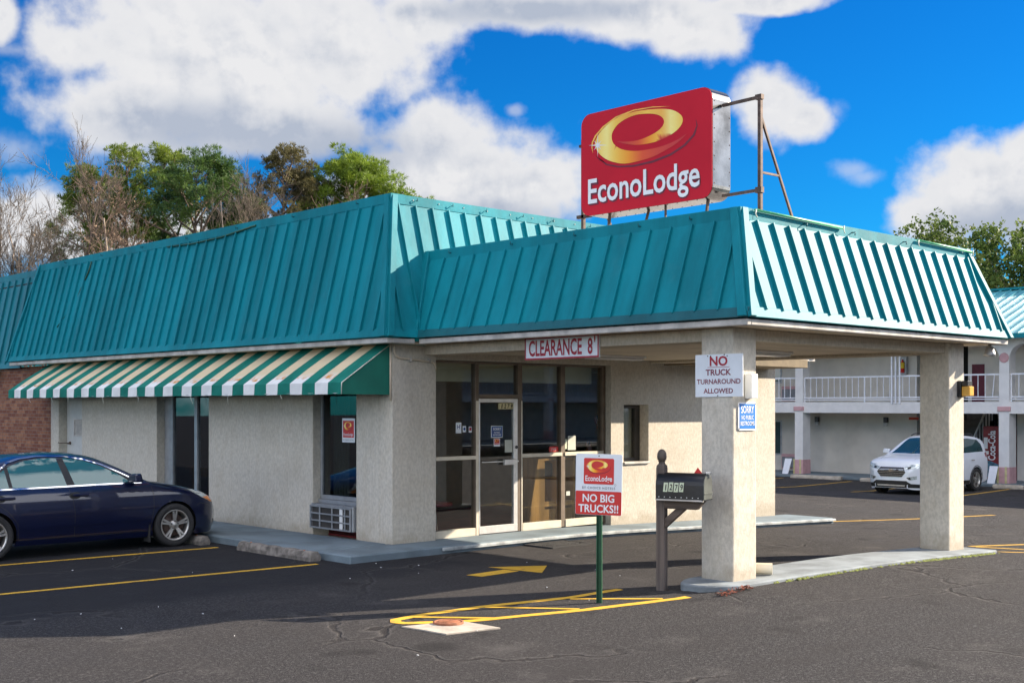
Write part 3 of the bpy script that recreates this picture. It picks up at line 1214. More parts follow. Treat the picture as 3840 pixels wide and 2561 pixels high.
# west wall (faces the sedan), openings left free
for (y0, y1, z0, z1) in ((.30, .88, 0, WT), (.88, 2.03, 0, .075), (2.03, 5.26, 0, WT), (7.19, 10.45, 0, WT), (11.6, 12.0, 0, WT), (.88, 2.03, 2.90, WT), (5.26, 7.19, 2.90, WT), (10.45, 11.6, 2.32, WT)):
    mb.box((0, y0, z0), (T, y1, z1))
mb.box((0, 0, 0), (.83, .298, WT))                # corner pier
mb.box((.83, .002, 2.815), (4.74, .298, WT))      # over the entrance
mb.build('wall', M['stucco'], off, bevel=.012, seg=2)
mb = MB()
mb.box((4.74, 0, -.4), (5.07, .298, WT))
mb.box((5.07, 0, -.4), (5.735, .298, 1.14))
mb.box((5.07, 0, 2.14), (5.735, .298, WT))
mb.box((5.735, 0, -.5), (9.62, .298, WT))
mb.build('front_wall', M['stucco'], off)
mb = MB()
mb.box((9.32, .30, -.5), (9.62, 13.2, WT))
mb.box((.30, 12.9, 0), (9.32, 13.2, WT))
mb.build('wall', M['stucco'], off, bevel=.012, seg=2)
mb = MB()
mb.box((.004, 12.0, 0), (.30, 26, 3.0))
mb.build('brick_wall', M['brick'], off)
mb = MB()
mb.box((.31, .5, .06), (9.31, 12.89, .10))
mb.build('lobby_floor', M['carpet'], off)
mb = MB()
mb.box((.31, .31, 2.84), (9.31, 12.89, 2.90))
mb.box((.05, 12.0, 2.9), (9.6, 26, 2.95))
mb.build('ceiling', M['room_light'], off)
mb = MB()
mb.box((1.2, 4.2, .1), (9.3, 4.3, 2.84))
mb.box((.305, .31, .1), (.315, .87, 2.84))
mb.box((.305, 2.04, .1), (.315, 5.25, 2.84))
mb.box((9.30, .31, .1), (9.315, 12.8, 2.84))
mb.box((1.2, 4.3, .1), (1.3, 9.5, 2.84))
mb.build('partition', M['room'], off)
# boxed roof above the ceiling so that nothing leaks
mb = MB()
mb.box((.3, .45, 5.02), (9.5, 12.7, 5.06))
mb.box((.3, 13.4, 4.9), (9.5, 26, 4.94))
mb.build('roof_deck', M['dark'], off)

EZ, TZ = 3.10, 5.24
E = [(-.365, 13.48, EZ), (-.365, -.34, EZ), (10.6, -.34, EZ), (10.6, 13.48, EZ)]
TP = [(.17, 12.93, TZ), (.17, .25, TZ), (10.06, .25, TZ), (10.06, 12.93, TZ)]
mb, tr = MB(), MB()
fr = {}
for i in (0, 1, 2, 3):
    A, B, a, b = E[i], E[(i + 1) % 4], TP[i], TP[(i + 1) % 4]
    if i > 1:
        mb.add([A, B, b, a], [(0, 1, 2, 3)])
        continue
    e, d, n, H = mansard_face(mb, A, B, a, b, .325, .19 if i == 0 else .30)
    fr[i] = (e, d, n)
    edge_trim(tr, A, B, n, d, .115, .022, .0)
    if i == 0:
        hip_trim(tr, A, a, e, n, .07, .055)
    hip_trim(tr, B, b, -e, n, .10)
    if i == 1:
        hip_trim(tr, A, a, e, n, .10)
mb.build('mansard_roof', M['teal'], off)
e0, d0, n0 = fr[0]
fx = MB()
for i in range(34):
    p = Vector((-.365, 13.2 - .4 * i, EZ)) + d0 * .085 + n0 * .022
    fx.lathe([(0, .008), (.008, .006), (.010, 0)], p, 'x', 6)
for y in (11.2, 8.1, 4.9, 1.9):
    p = Vector((-.365, y, EZ))
    tr.hexa([p + n0 * .022, p + e0 * .05 + n0 * .022, p + e0 * .05 + d0 * .117 + n0 * .022, p + d0 * .117 + n0 * .022,
             p + n0 * .026, p + e0 * .05 + n0 * .026, p + e0 * .05 + d0 * .119 + n0 * .026, p + d0 * .119 + n0 * .026])
for i in range(18):
    fx.lathe([(0, -.008), (.008, -.006), (.010, 0)], (.55 + .5 * i, .20, TZ - .05), 'y', 6)
fx.build('screw', M['fascia_grey'], off)
# vertical cap round the top edge
tr.box((.13, .20, TZ - .13), (.40, 12.97, TZ + .015))
tr.box((.402, .205, TZ - .13), (9.6, .45, TZ + .012))
tr.build('roof_trim', M['teal'], off, bevel=.006)
# brick wing roof, set back a little
mb = MB()
e, d, n, H = mansard_face(mb, (-.10, 26, 2.97), (-.10, 13.40, 2.97), (.36, 26, 5.20), (.36, 13.40, 5.20), .40, .1)
edge_trim(mb, (-.10, 26, 2.97), (-.10, 13.40, 2.97), n, d, .13, .02)
mb.box((.33, 12.98, 5.08), (.6, 26, 5.215))
mb.build('wing_roof', M['teal_dark'] if False else mk_teal('teal_wing', (.004, .15, .185), .5, .4), off)
mb = MB()
mb.box((-.335, -.315, 3.015), (-.245, 13.45, 3.088))
mb.box((-.243, -.315, 3.017), (.17, -.225, 3.086))
mb.box((6.75, -.315, 3.017), (10.57, -.225, 3.086))
mb.build('fascia_board', M['fascia_grey'], off, bevel=.008)
mb = MB()
mb.box((-.24, -.22, 3.022), (-.002, 13.44, 3.05))
mb.box((.0, -.22, 3.023), (10.5, -.002, 3.05))
mb.build('soffit', M['soffit'], off)
mb = MB()
mb.box((6.15, -.90, 2.85), (9.40, -.004, 3.012))
mb.build('walk_overhang', M['overhang'], off, bevel=.006)

# ---- glazed entrance, set back .12 in the wall
FY = .12
mb = MB()
for (x0, x1, z0, z1) in ((.84, .885, .11, 2.81), (1.725, 1.80, .11, 2.81), (2.64, 2.74, .11, 2.81), (3.635, 3.735, .11, 2.81), (4.65, 4.735, .11, 2.81)):
    mb.box((x0, FY, z0), (x1, FY + .11, z1))
for (x0, x1) in ((.885, 1.725), (1.80, 2.64), (2.74, 3.635), (3.735, 4.65)):
    mb.box((x0, FY + .004, 2.775), (x1, FY + .10, 2.81))
mb.box((1.802, FY - .004, 2.24), (2.638, FY + .105, 2.305))
f = mb.build('entrance_frame', M['bronze'], off, bevel=.004)
mb = MB()
for (x0, x1) in ((.887, 1.723), (2.742, 3.633), (3.737, 4.648)):
    mb.box((x0, FY - .012, .104), (x1, FY + .09, .225))
    mb.box((x0 - .02, FY - .016, 1.29), (x1 + .02, FY + .09, 1.348))
mb.box((1.735, FY - .010, .104), (1.79, FY - .001, 2.2))
mb.box((2.71, FY - .010, .104), (2.738, FY - .001, 2.2))
mb.build('entrance_rails', M['alu_warm'], off, bevel=.004)


def pane(parent, a, b, name='pane', mat='glass'):
    mb = MB()
    mb.box(a, b)
    return mb.build(name, M[mat], parent)


pn = {}
for k, (x0, x1, z0, z1) in enumerate(((.885, 1.725, .225, 1.29), (.885, 1.725, 1.348, 2.775), (2.74, 3.635, .225, 1.29), (2.74, 3.635, 1.348, 2.775), (3.735, 4.65, .225, 1.29), (3.735, 4.65, 1.348, 2.775), (1.80, 2.64, 2.305, 2.775))):
    pn[k] = pane(f, (x0, FY + .045, z0), (x1, FY + .053, z1))
# the door leaf
mb = MB()
for a, b in (((1.80, 2.175), (2.635, 2.235)), ((1.80, .115), (2.635, .235))):
    mb.box((a[0], FY - .006, a[1]), (b[0], FY + .05, b[1]))
mb.box((1.80, FY - .004, .235), (1.825, FY + .048, 2.175))
mb.box((2.545, FY - .004, .235), (2.635, FY + .048, 2.175))
door = mb.build('door', M['alu'], off, bevel=.004)
dp = pane(door, (1.825, FY + .02, .235), (2.545, FY + .028, 2.175))
mb = MB()
mb.box((1.826, FY - .05, 1.232), (2.30, FY - .03, 1.252))
mb.box((2.29, FY - .075, 1.185), (2.56, FY - .02, 1.272))
mb.box((2.56, FY - .05, 1.225), (2.62, FY - .006, 1.25))
mb.build('push_handle', M['alu'], door, bevel=.005)
mb = MB()
mb.lathe([(0, -.02), (.024, -.018), (.027, 0)], (2.60, FY - .004, 1.46), 'y', 16)
mb.build('lock', M['steel'], door)
mb = MB()
mb.box((2.225, FY - .01, 2.07), (2.53, FY + .0185, 2.165))
nb = mb.build('number_plate', M['cream_tag'], door)
mb = MB()
for i, ch in enumerate('1279'):
    mb.text(ch, (2.275 + .070 * i, FY - .0125, 2.085), X3, Z3 + X3 * .18, .068, .040 if ch != '1' else .018, .02)
mb.build('numerals', M['ink'], nb)


def sticker(parent, x0, z0, w, h, y, mat):
    mb = MB()
    mb.box((x0, y, z0), (x0 + w, y - .004, z0 + h))
    return mb.build('sticker', M[mat], parent)


YS = FY + .019
s = sticker(dp, 2.07, 1.62, .25, .185, YS, 'sign_white')
mb = MB()
mb.box((2.08, YS - .006, 1.63), (2.31, YS - .004, 1.795))
mb.build('blue_field', M['blue_dark'], s)
mb = MB()
for b, z, h, w in (('SORRY', 1.735, .040, .17), ('NO PUBLIC', 1.69, .022, .13), ('RESTROOMS', 1.652, .022, .17)):
    mb.text(b, (2.195, YS - .008, z), X3, Z3, h, w, .02)
mb.build('lettering', M['sign_white'], s)


def mini_logo(parent, x0, z0, w, h, y):
    s = sticker(parent, x0, z0, w, h, y, 'sign_white')
    mb = MB()
    mb.box((x0 + w * .08, y - .006, z0 + h * .24), (x0 + w * .92, y - .004, z0 + h * .94))
    mb.build('red_field', M['red_print'], s)
    logo_art(s, (x0 + w * .08, y - .006, z0 + h * .24), X3, Z3, w * .84, h * .70, .0015)
    mb = MB()
    mb.text('EconoLodge', (x0 + w * .5, y - .0075, z0 + h * .31), X3, Z3, h * .13, w * .70, .01)
    mb.build('lettering', M['sign_white'], s)
    return s


mini_logo(dp, 2.13, 1.48, .13, .125, YS)
YG = FY + .044
s = sticker(pn[1], 1.36, 1.70, .11, .165, YG, 'sign_white')
mb = MB()
mb.text('H', (1.412, YG - .006, 1.765), X3, Z3, .065, .055, .01)
mb.text('f', (1.44, YG - .006, 1.765), X3, Z3, .072, .02, .0)
mb.build('emblem', M['blue_dark'], s)
s = sticker(pn[1], 1.50, 1.715, .065, .095, YG, 'sign_white')
mb = MB()
mb.lathe([(0, YG - .0055), (.024, YG - .0055)], (1.5325, 0, 1.765), 'y', 14)
mb.build('emblem', M['blue_dark'], s)
s = sticker(pn[1], 1.625, 1.71, .06, .09, YG, 'sign_white')
mb = MB()
mb.box((1.635, YG - .006, 1.735), (1.675, YG - .0045, 1.785))
mb.build('emblem', M['red_letter'], s)
s = sticker(pn[3], 3.40, 1.36, .21, .085, YG, 'red_print')
mb = MB()
mb.text('Ring bell', (3.50, YG - .006, 1.405), X3, Z3, .020, .11, .01)
mb.text('for service', (3.50, YG - .006, 1.378), X3, Z3, .018, .13, .01)
mb.build('lettering', M['sign_white'], s)
s = sticker(pn[5], 3.745, 1.40, .07, .165, YG, 'green_tag')
mb = MB()
mb.text('9', (3.78, YG - .006, 1.485), X3, Z3, .055, .034, .0)
mb.build('numeral', M['grey_ink'], s)

for (ob_, xa, za, w_, h_) in ((pn[5], 3.84, 1.38, .19, .24), (dp, 2.37, 1.38, .165, .20), (pn[4], 3.80, .62, .09, .07)):
    sticker(ob_, xa, za, w_, h_, (YS if ob_ is dp else FY + .044), 'curtain')
# roller blind band behind the glass
mb = MB()
mb.box((.90, .42, 2.50), (4.70, .47, 2.84))
mb.build('blind', M['curtain'] if False else M['room_light'], off)

# small ticket window in the front wall
mb = MB()
for a, b in (((5.075, 1.145), (5.73, 1.20)), ((5.075, 2.08), (5.73, 2.135)), ((5.075, 1.20), (5.135, 2.08)), ((5.60, 1.20), (5.73, 2.08))):
    mb.box((a[0], .20, a[1]), (b[0], .29, b[1]))
w = mb.build('window', M['frame_dark'], off, bevel=.004)
wp = pane(w, (5.135, .235, 1.20), (5.60, .243, 2.08), mat='glass')
mb = MB()
mb.box((5.06, -.035, 1.105), (5.745, .19, 1.143))
mb.build('sill', M['fascia_grey'], w, bevel=.006)
mb = MB()
mb.box((5.08, .31, 1.2), (5.73, .33, 2.1))
mb.build('blind', M['curtain'], w)
mini_logo(wp, 5.14, 1.80, .14, .165, .234)

# ---- west windows
def west_window(y0, y1, z0, z1, mull, dep, matf, gl):
    mb = MB()
    mb.box((dep, y0 + .002, z0), (dep + .07, y0 + .05, z1))
    mb.box((dep, y1 - .05, z0), (dep + .07, y1 - .002, z1))
    mb.box((dep - .01, y0 + .05, z0), (dep + .07, y1 - .05, z0 + .065))
    mb.box((dep, y0 + .05, z1 - .05), (dep + .07, y1 - .05, z1))
    ys = [y0 + .05] + [v for m in mull for v in (m - .05, m + .05)] + [y1 - .05]
    for m in mull:
        mb.box((dep - .006, m - .05, z0 + .065), (dep + .07, m + .05, z1 - .05))
    w = mb.build('window', matf, off, bevel=.004)
    ps = [pane(w, (dep + .03, ys[k], z0 + .065), (dep + .038, ys[k + 1], z1 - .05), mat=gl) for k in range(0, len(ys), 2)]
    return w, ps


w1, p1 = west_window(.88, 2.03, .66, 2.90, [], .14, M['frame_grey'], 'glass_dim')
mb = MB()
mb.box((.10, .882, .60), (.16, 2.028, .658))
mb.build('sill', M['frame_grey'], w1, bevel=.005)
mb = MB()
for i in range(12):
    y = 1.55 + .036 * i
    mb.box((.34 + .02 * (i % 2), y, .70), (.36 + .02 * (i % 2), y + .034, 2.86))
mb.build('curtain', M['curtain'], w1)


def west_poster(parent, y0, z0, w, h, x):
    mb = MB()
    mb.box((x, y0, z0), (x - .004, y0 - w, z0 + h))
    s = mb.build('sticker', M['sign_white'], parent)
    mb = MB()
    mb.box((x - .004, y0 - w * .07, z0 + h * .20), (x - .006, y0 - w * .93, z0 + h * .90))
    mb.build('red_field', M['red_print'], s)
    logo_art(s, (x - .006, y0 - w * .07, z0 + h * .20), -Y3, Z3, w * .86, h * .70, .002)
    mb = MB()
    mb.text('EconoLodge', (x - .008, y0 - w * .5, z0 + h * .275), -Y3, Z3, h * .115, w * .74, .012)
    mb.build('lettering', M['sign_white'], s)
    mb = MB()
    mb.text('BY CHOICE HOTELS', (x - .006, y0 - w * .5, z0 + h * .07), -Y3, Z3, h * .055, w * .84, .0)
    mb.build('small_print', M['grey_ink'], s)


west_poster(p1[0], 1.47, 1.56, .33, .37, .169)
w2, p2 = west_window(5.26, 7.19, .12, 2.90, [6.0], .16, M['frame_grey'], 'glass_dim')
mb = MB()
mb.box((.155, 6.86, .19), (.20, 7.13, 2.84))
mb.build('side_jamb', M['frame_grey'], w2)
mb = MB()
mb.box((.188, 5.43, 1.52), (.186, 5.50, 1.66))
mb.build('sticker', M['blue_sign'], p2[0])
mb = MB()
mb.box((.178, 10.46, .12), (.23, 11.59, 2.31))
dr = mb.build('side_door', M['door_cream'], off, bevel=.004)
mb = MB()
for i in range(11):
    z = 1.50 + .030 * i
    mb.hexa([(.155, 10.63, z), (.155, 11.16, z), (.176, 11.16, z + .016), (.176, 10.63, z + .016), (.155, 10.63, z + .006), (.155, 11.16, z + .006), (.176, 11.16, z + .022), (.176, 10.63, z + .022)])
for a, b in (((10.60, 1.48), (11.19, 1.502)), ((10.60, 1.825), (11.19, 1.847)), ((10.60, 1.502), (10.632, 1.825)), ((11.158, 1.502), (11.19, 1.825))):
    mb.box((.150, a[0], a[1]), (.178, b[0], b[1]))
mb.build('louvre', M['fascia_grey'], dr)
mb = MB()
mb.tube([(.175, 11.40, 1.33), (.12, 11.40, 1.33), (.10, 11.38, 1.32), (.10, 11.28, 1.315)], .012, 8)
mb.lathe([(0, .14), (.03, .15), (.034, .178)], (0, 11.40, 1.33), 'x', 14)
mb.tube([(.02, 11.62, 1.36), (-.01, 11.60, 1.33), (.0, 11.50, 1.33), (.16, 11.46, 1.33)], .008, 6)
mb.build('handle', M['iron'], dr)

# ---- conduit on the pier and hooks along the roof caps
t = thing('conduit', 'thin painted electric conduit bending along the top of the corner pier', 'conduit', (.05, -.02, 2.9))
mb = MB()
mb.tube([(.02, -.026, 3.0), (.02, -.026, 2.90), (.05, -.026, 2.85), (.12, -.026, 2.82), (.5, -.026, 2.795), (.72, -.026, 2.775), (.79, -.026, 2.74), (.80, -.026, 2.66)], .014, 8)
mb.tube([(-.02, .012, 3.0), (-.022, .012, 2.2)], .016, 8)
mb.build('pipe_run', M['soffit'], t)
mb = MB()
for x in (.3, .66):
    mb.box((x, -.045, 2.77), (x + .03, -.002, 2.83))
mb.build('clamps', M['fascia_grey'], t)
mb = MB()
rnd = random.Random(3)
for i in range(7):
    y = 1.0 + 1.75 * i
    mb.tube([(.128, y, TZ - .05), (.09, y, TZ - .06), (.085, y, TZ - .02)], .008, 5)
for x in (.6, 1.3, 2.0, 2.8, 3.5, 4.4):
    mb.tube([(x, .198, TZ - .05), (x, .16, TZ - .06), (x, .155, TZ - .02)], .008, 5)
mb.build('gutter_hook', M['teal_dark'], off)
t = thing('roof_vent', 'short rusty vent pipe with flat cap on the office roof edge', 'vent pipe', (1.2, 3.75, 5.05))
mb = MB()
mb.tube([(1.2, 3.75, 5.06), (1.2, 3.75, 5.50)], .055, 14)
mb.build('pipe_body', plain('pale_rust', (.42, .20, .09), .8, var=.3), t)
mb = MB()
mb.lathe([(0, .08), (.13, .05), (.135, .03), (0, .03)], (1.2, 3.75, 5.47), n=14)
mb.build('cap', M['rust'], t)
for lab, pts in (('sagging green cable hooked along the middle of the office roof edge', [(.122, 7.0, 5.10), (.09, 6.0, 5.06), (.10, 5.0, 5.08), (.122, 3.9, 5.17)]),
                 ('dark green light rod hanging aslant down the far end of the office roof', [(.10, 10.2, 5.10), (.06, 10.25, 4.9), (-.06, 10.7, 4.2), (-.20, 11.2, 3.78)])):
    mb = MB()
    mb.tube(pts, .016, 7)
    tag(mb.build('light_cable', plain('green_cable_' + lab[:7].strip(), (.01, .07, .04), .5)), lab, 'cable')

# ---- lobby furniture seen through the glass
t = thing('lobby_desk', 'light oak lobby desk with open shelves behind the entrance glass', 'desk', (3.8, .6, .1))
for q in ([(3.19, .45, .1), (3.58, .45, .1), (3.58, .45, 1.23), (3.43, .45, 1.23)],):
    mb = MB()
    mb.slabpoly(q, (0, .03, 0))
    mb.build('side_panel', M['wood'], t)
for x in (3.545, 3.87, 4.28):
    mb = MB()
    mb.box((x, .482 if x < 3.6 else .452, .1), (x + .035, .95, 1.23))
    mb.build('upright_board', M['wood'], t)
for z, h in ((.42, .09), (.90, .02), (1.20, .035), (.10, .28)):
    for xa, xb in ((3.582, 3.868), (3.907, 4.278)):
        mb = MB()
        mb.box((xa, .47, z), (xb, .94 if z > .2 else .50, z + h))
        mb.build('shelf', M['wood'], t)
mb = MB()
mb.box((3.582, .945, .1), (4.278, .955, 1.2))
mb.build('back_panel', M['dark'], t)
mb = MB()
mb.box((3.60, .55, .925), (4.2, .90, 1.15))
tag(mb.build('printer', M['black'], bevel=.02), 'black printer on the upper shelf of the oak lobby desk', 'printer')
t = thing('lobby_chair', 'dark metal framed chair at the left end of the lobby glass', 'chair', (.95, .8, .1))
mb = MB()
mb.tube([(1.16, .62, .1), (1.22, .62, .55), (1.28, .62, 1.0), (1.36, .62, 1.02), (1.36, .62, .9)], .013, 7)
mb.tube([(1.38, .62, .1), (1.32, .62, .55), (1.22, .62, .56)], .013, 7)
mb.tube([(1.16, 1.05, .1), (1.22, 1.05, .55), (1.28, 1.05, 1.0)], .013, 7)
mb.tube([(1.38, 1.05, .1), (1.32, 1.05, .55), (1.22, 1.05, .56)], .013, 7)
mb.build('chair_frame', M['frame_grey'], t)
mb = MB()
mb.box((1.20, .60, .54), (1.66, 1.08, .60))
mb.build('seat', M['carpet'], t)


def flag(y, x, z, s, lab, tilt):
    t = thing('small_flag', lab, 'flag', (x, y, z))
    mb = MB()
    mb.tube([(x, y, z), (x + .10 * tilt, y, z + 1.25 * s)], .006, 6)
    mb.build('stick', M['wood'], t)
    mats = [M['red_print'], M['white'], M['blue_dark']]
    mb = MB()
    top = Vector((x + .10 * tilt, y, z + 1.25 * s))
    u = Vector((.55, .1, -.83)).normalized() if tilt >= 0 else Vector((-.5, .1, -.86)).normalized()
    dn = Vector((-.83 * (1 if tilt >= 0 else -1), 0, -.55)) * .55
    for i in range(9):
        mb.cur = i % 2
        a, b = top + dn * s * i / 9, top + dn * s * (i + 1) / 9
        st = u * (.40 * s if i < 5 else 0)
        mb.add([a + st, a + u * s, b + u * s, b + st], [(0, 1, 2, 3)])
    mb.cur = 2
    mb.add([top, top + u * .40 * s, top + u * .40 * s + dn * s * 5 / 9, top + dn * s * 5 / 9], [(0, 1, 2, 3)])
    mb.build('cloth', mats, t)


flag(.42, 4.80, 1.62, .30, 'larger striped flag hanging by the right end of the lobby glass', 1)
flag(.42, 4.54, 1.28, .20, 'smaller striped flag standing low at the right end of the lobby glass', 1)
t = thing('work_table', 'pale wooden table inside the tall dark window nearest the sedan', 'table', (1.1, 6.1, .1))
mb = MB()
mb.box((.55, 5.3, .92), (1.15, 7.1, .97))
mb.box((.60, 5.35, .80), (.63, 7.05, .92))
mb.build('tabletop', M['wood'], t)
for q in ((.60, 5.5), (.60, 6.9), (1.1, 5.5), (1.1, 6.9)):
    mb = MB()
    mb.box((q[0], q[1], .1), (q[0] + .06, q[1] + .06, .80))
    mb.build('leg', M['wood'], t)

# ------------------------------------------------------------------ through-wall air conditioner
t = thing('air_conditioner', 'grey through-wall air conditioner with barred grille under the narrow office window', 'air conditioner', (-.06, 1.45, .2))
mb = MB()
mb.box((-.05, .90, .215), (.14, 2.01, .60))
mb.build('cabinet', M['frame_grey'], t, bevel=.01)
mb = MB()
mb.box((-.056, .95, .245), (-.0505, 1.96, .57))
mb.build('grille_void', M['frame_dark'], t)
mb = MB()
for z in (.235, .345, .455, .565):
    mb.box((-.085, .92, z - .012), (-.058, 2.0, z + .012))
for y in (.935, 1.07, 1.40, 1.73, 1.985):
    mb.box((-.083, y - .012, .247), (-.060, y + .012, .553))
mb.build('bars', M['frame_grey'], t, bevel=.003)
mb = MB()
mb.box((-.080, 1.13, .25), (-.062, 1.20, .55))
mb.build('white_slat', M['lens'], t)

# ------------------------------------------------------------------ striped awning
t = thing('striped_awning', 'long green and white striped cloth awning with orange rust stains over the office windows', 'awning', (0, .04, 2.285))
mb = MB()
L = 12.06
rnd = random.Random(8)
ny = 74
vs = []
prof = [(0, .735), (-.29, .552), (-.58, .366), (-.87, .165), (-.875, 0), ]
for j in range(ny + 1):
    y = .04 + L * j / ny
    sag = .010 * math.sin(j * .9) + .006 * math.sin(j * 2.3)
    for k, (x, z) in enumerate(prof):
        s = sag if k in (1, 2) else (sag * .3)
        vs.append((x + (.006 * math.sin(j * 1.7) if k == 4 else 0), y, 2.285 + z + s))
m = len(prof)
mb.add(vs, [(j * m + k, (j + 1) * m + k, (j + 1) * m + k + 1, j * m + k + 1) for j in range(ny) for k in range(m - 1)])
mb.build('striped_cloth', M['awning'], t)
mb = MB()
for y in (.036, .04 + L + .004):
    mb.add([(-.005, y, 3.018), (-.873, y, 2.448), (-.873, y, 2.285), (-.005, y, 2.285)], [(0, 1, 2, 3)])
mb.build('end_panel', M['awning_green'], t)
mb = MB()
mb.tube([(-.008, .030, 3.016), (-.872, .030, 2.450), (-.876, .030, 2.285)], .008, 6)
mb.build('piping', M['white_piping'], t)
mb = MB()
mb.tube([(-.86, .05, 2.30), (-.86, 12.08, 2.30)], .012, 6)
mb.tube([(-.86, .05, 2.30), (-.01, .05, 2.30)], .012, 6)
mb.tube([(-.86, 12.07, 2.30), (-.01, 12.07, 2.30)], .012, 6)
mb.build('awning_frame', M['frame_grey'], t)
mb = MB()
rnd = random.Random(21)
for y in (6.2, 7.6, 9.1, 9.9, 4.3, 1.6, 3.1, 11.0):
    p = Vector((-.874, y, 2.287))
    mb.tube([p, p + Vector((0, rnd.uniform(-.05, .02), -.05)), p + Vector((0, rnd.uniform(-.08, .03), -rnd.uniform(.06, .15)))], .004, 4)
mb.build('frayed_threads', M['curtain'], t)

# ------------------------------------------------------------------ security camera under the wing eave
t = thing('security_camera', 'white bullet security camera under the eave by the brick wall', 'camera', (-.02, 14.8, 2.9))
mb = MB()
mb.tube([(-.05, 15.0, 2.90), (-.30, 14.62, 2.84)], .065, 14)
mb.build('housing', M['white'], t)
mb = MB()
mb.tube([(-.299, 14.621, 2.84), (-.33, 14.575, 2.833)], .058, 14)
mb.build('lens', M['black'], t)
mb = MB()
mb.tube([(0, 15.05, 2.97), (-.06, 14.98, 2.93)], .03, 8)
mb.build('bracket', M['white'], t)

# ------------------------------------------------------------------ drive-through canopy
can = thing('entrance_canopy', 'drive-through canopy with teal seamed mansard on two tan stucco columns', 'canopy', (0, 0, 0))
x0, x1, yf = .20, 6.71, -6.10
tx0, tx1, ty, tz = .655, 6.22, -5.655, 4.40
mb, tr, td = MB(), MB(), MB()
e, d, n, H = mansard_face(mb, (x0, .10, EZ), (x0, yf, EZ), (tx0, .10, tz), (tx0, ty, tz), .325, .58, rib=(.020, .040))
edge_trim(td, (x0, -.335, EZ), (x0, yf, EZ), n, d, .115, .022)
hip_trim(tr, (x0, yf, EZ), (tx0, ty, tz), -e, n, .11)
# flashing where the face meets the office mansard
tr.hexa([Vector((x0, -.20, EZ)) + n * .0, Vector((x0, -.34, EZ)) + n * .0, Vector((tx0, -.10, tz)), Vector((tx0, .06, tz)),
         Vector((x0, -.20, EZ)) + n * .05, Vector((x0, -.345, EZ)) + n * .05, Vector((tx0, -.10, tz)) + n * .05, Vector((tx0, .06, tz)) + n * .05])
e, d, n, H = mansard_face(mb, (x0, yf, EZ), (x1, yf, EZ), (tx0, ty, tz), (tx1, ty, tz), .325, .37)
edge_trim(tr, (x0, yf, EZ), (x1, yf, EZ), n, d, .125, .022)
hip_trim(tr, (x0, yf, EZ), (tx0, ty, tz), e, n, .11)
hip_trim(tr, (x1, yf, EZ), (tx1, ty, tz), -e, n, .10)
mb.add([(x1, yf, EZ), (x1, .10, EZ), (tx1, .10, tz), (tx1, ty, tz)], [(0, 1, 2, 3)])
mb.build('mansard_roof', M['teal'], can)
tr.box((tx0 - .045, ty - .045, tz - .14), (tx0 + .2, .0, tz + .012))
tr.box((tx0 + .202, ty - .043, tz - .14), (tx1 + .03, ty + .2, tz + .010))
tr.build('roof_trim', M['teal'], can, bevel=.005)
td.build('lower_trim', M['teal_dark'], can)
mb = MB()
mb.box((tx0 + .1, ty + .1, 4.24), (tx1 - .02, .2, 4.28))
mb.build('roof_deck', M['fascia_grey'], can)
mb = MB()
mb.box((x0 + .03, yf + .03, 3.015), (x0 + .11, -.33, 3.088))
mb.box((x0 + .112, yf + .032, 3.017), (x1 - .03, yf + .11, 3.086))
mb.box((x1 - .11, yf + .112, 3.016), (x1 - .03, -.33, 3.087))
mb.build('fascia_board', M['fascia_grey'], can, bevel=.008)
mb = MB()
mb.box((x0 + .112, yf + .112, 3.03), (x1 - .112, -.002, 3.06))
mb.build('eave_soffit', M['soffit'], can)
mb = MB()
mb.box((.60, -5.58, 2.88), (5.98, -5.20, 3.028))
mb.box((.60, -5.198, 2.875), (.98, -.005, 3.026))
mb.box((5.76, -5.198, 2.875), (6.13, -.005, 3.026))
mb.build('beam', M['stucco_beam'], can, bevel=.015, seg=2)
mb = MB()
mb.box((.985, -5.195, 2.92), (5.755, -.006, 2.95))
mb.build('ceiling', M['soffit'], can)
for (x, y) in ((.56, -5.635), (5.72, -5.64)):
    mb = MB()
    w = .455
    rnd = random.Random(int(x * 10))
    zb = ground_z(x) + .06
    mb.box((x, y, zb), (x + w, y + w, 3.029))
    mb.build('column', M['stucco'], can, bevel=.018, seg=2)


# ------------------------------------------------------------------ fixtures on the canopy
def ceiling_light(x, y, lab):
    t = thing('ceiling_light', lab, 'ceiling light', (x, y, 2.92), group='flat canopy ceiling lights')
    mb = MB()
    mb.box((x - .60, y - .15, 2.885), (x + .60, y + .15, 2.918))
    mb.build('housing', M['white'], t, bevel=.004)
    mb = MB()
    mb.slabpoly([(x - .57, y - .13, 2.884), (x + .57, y - .13, 2.884), (x + .55, y, 2.84), (x + .55, y + .01, 2.84), (x + .57, y + .13, 2.884), (x - .57, y + .13, 2.884), (x - .55, y + .01, 2.84), (x - .55, y, 2.84)][:2] +
                [(x + .57, y + .13, 2.884), (x - .57, y + .13, 2.884)], (0, 0, -.035))
    mb.build('diffuser', M['lens'], t, bevel=.012)


ceiling_light(3.55, -1.15, 'flat white ceiling light under the canopy nearest the entrance')
ceiling_light(3.95, -3.65, 'flat white ceiling light under the canopy behind the near column')


def panel_sign(name, lab, cat, pts, n, th, mat, rnd_c=0.0):
    pass


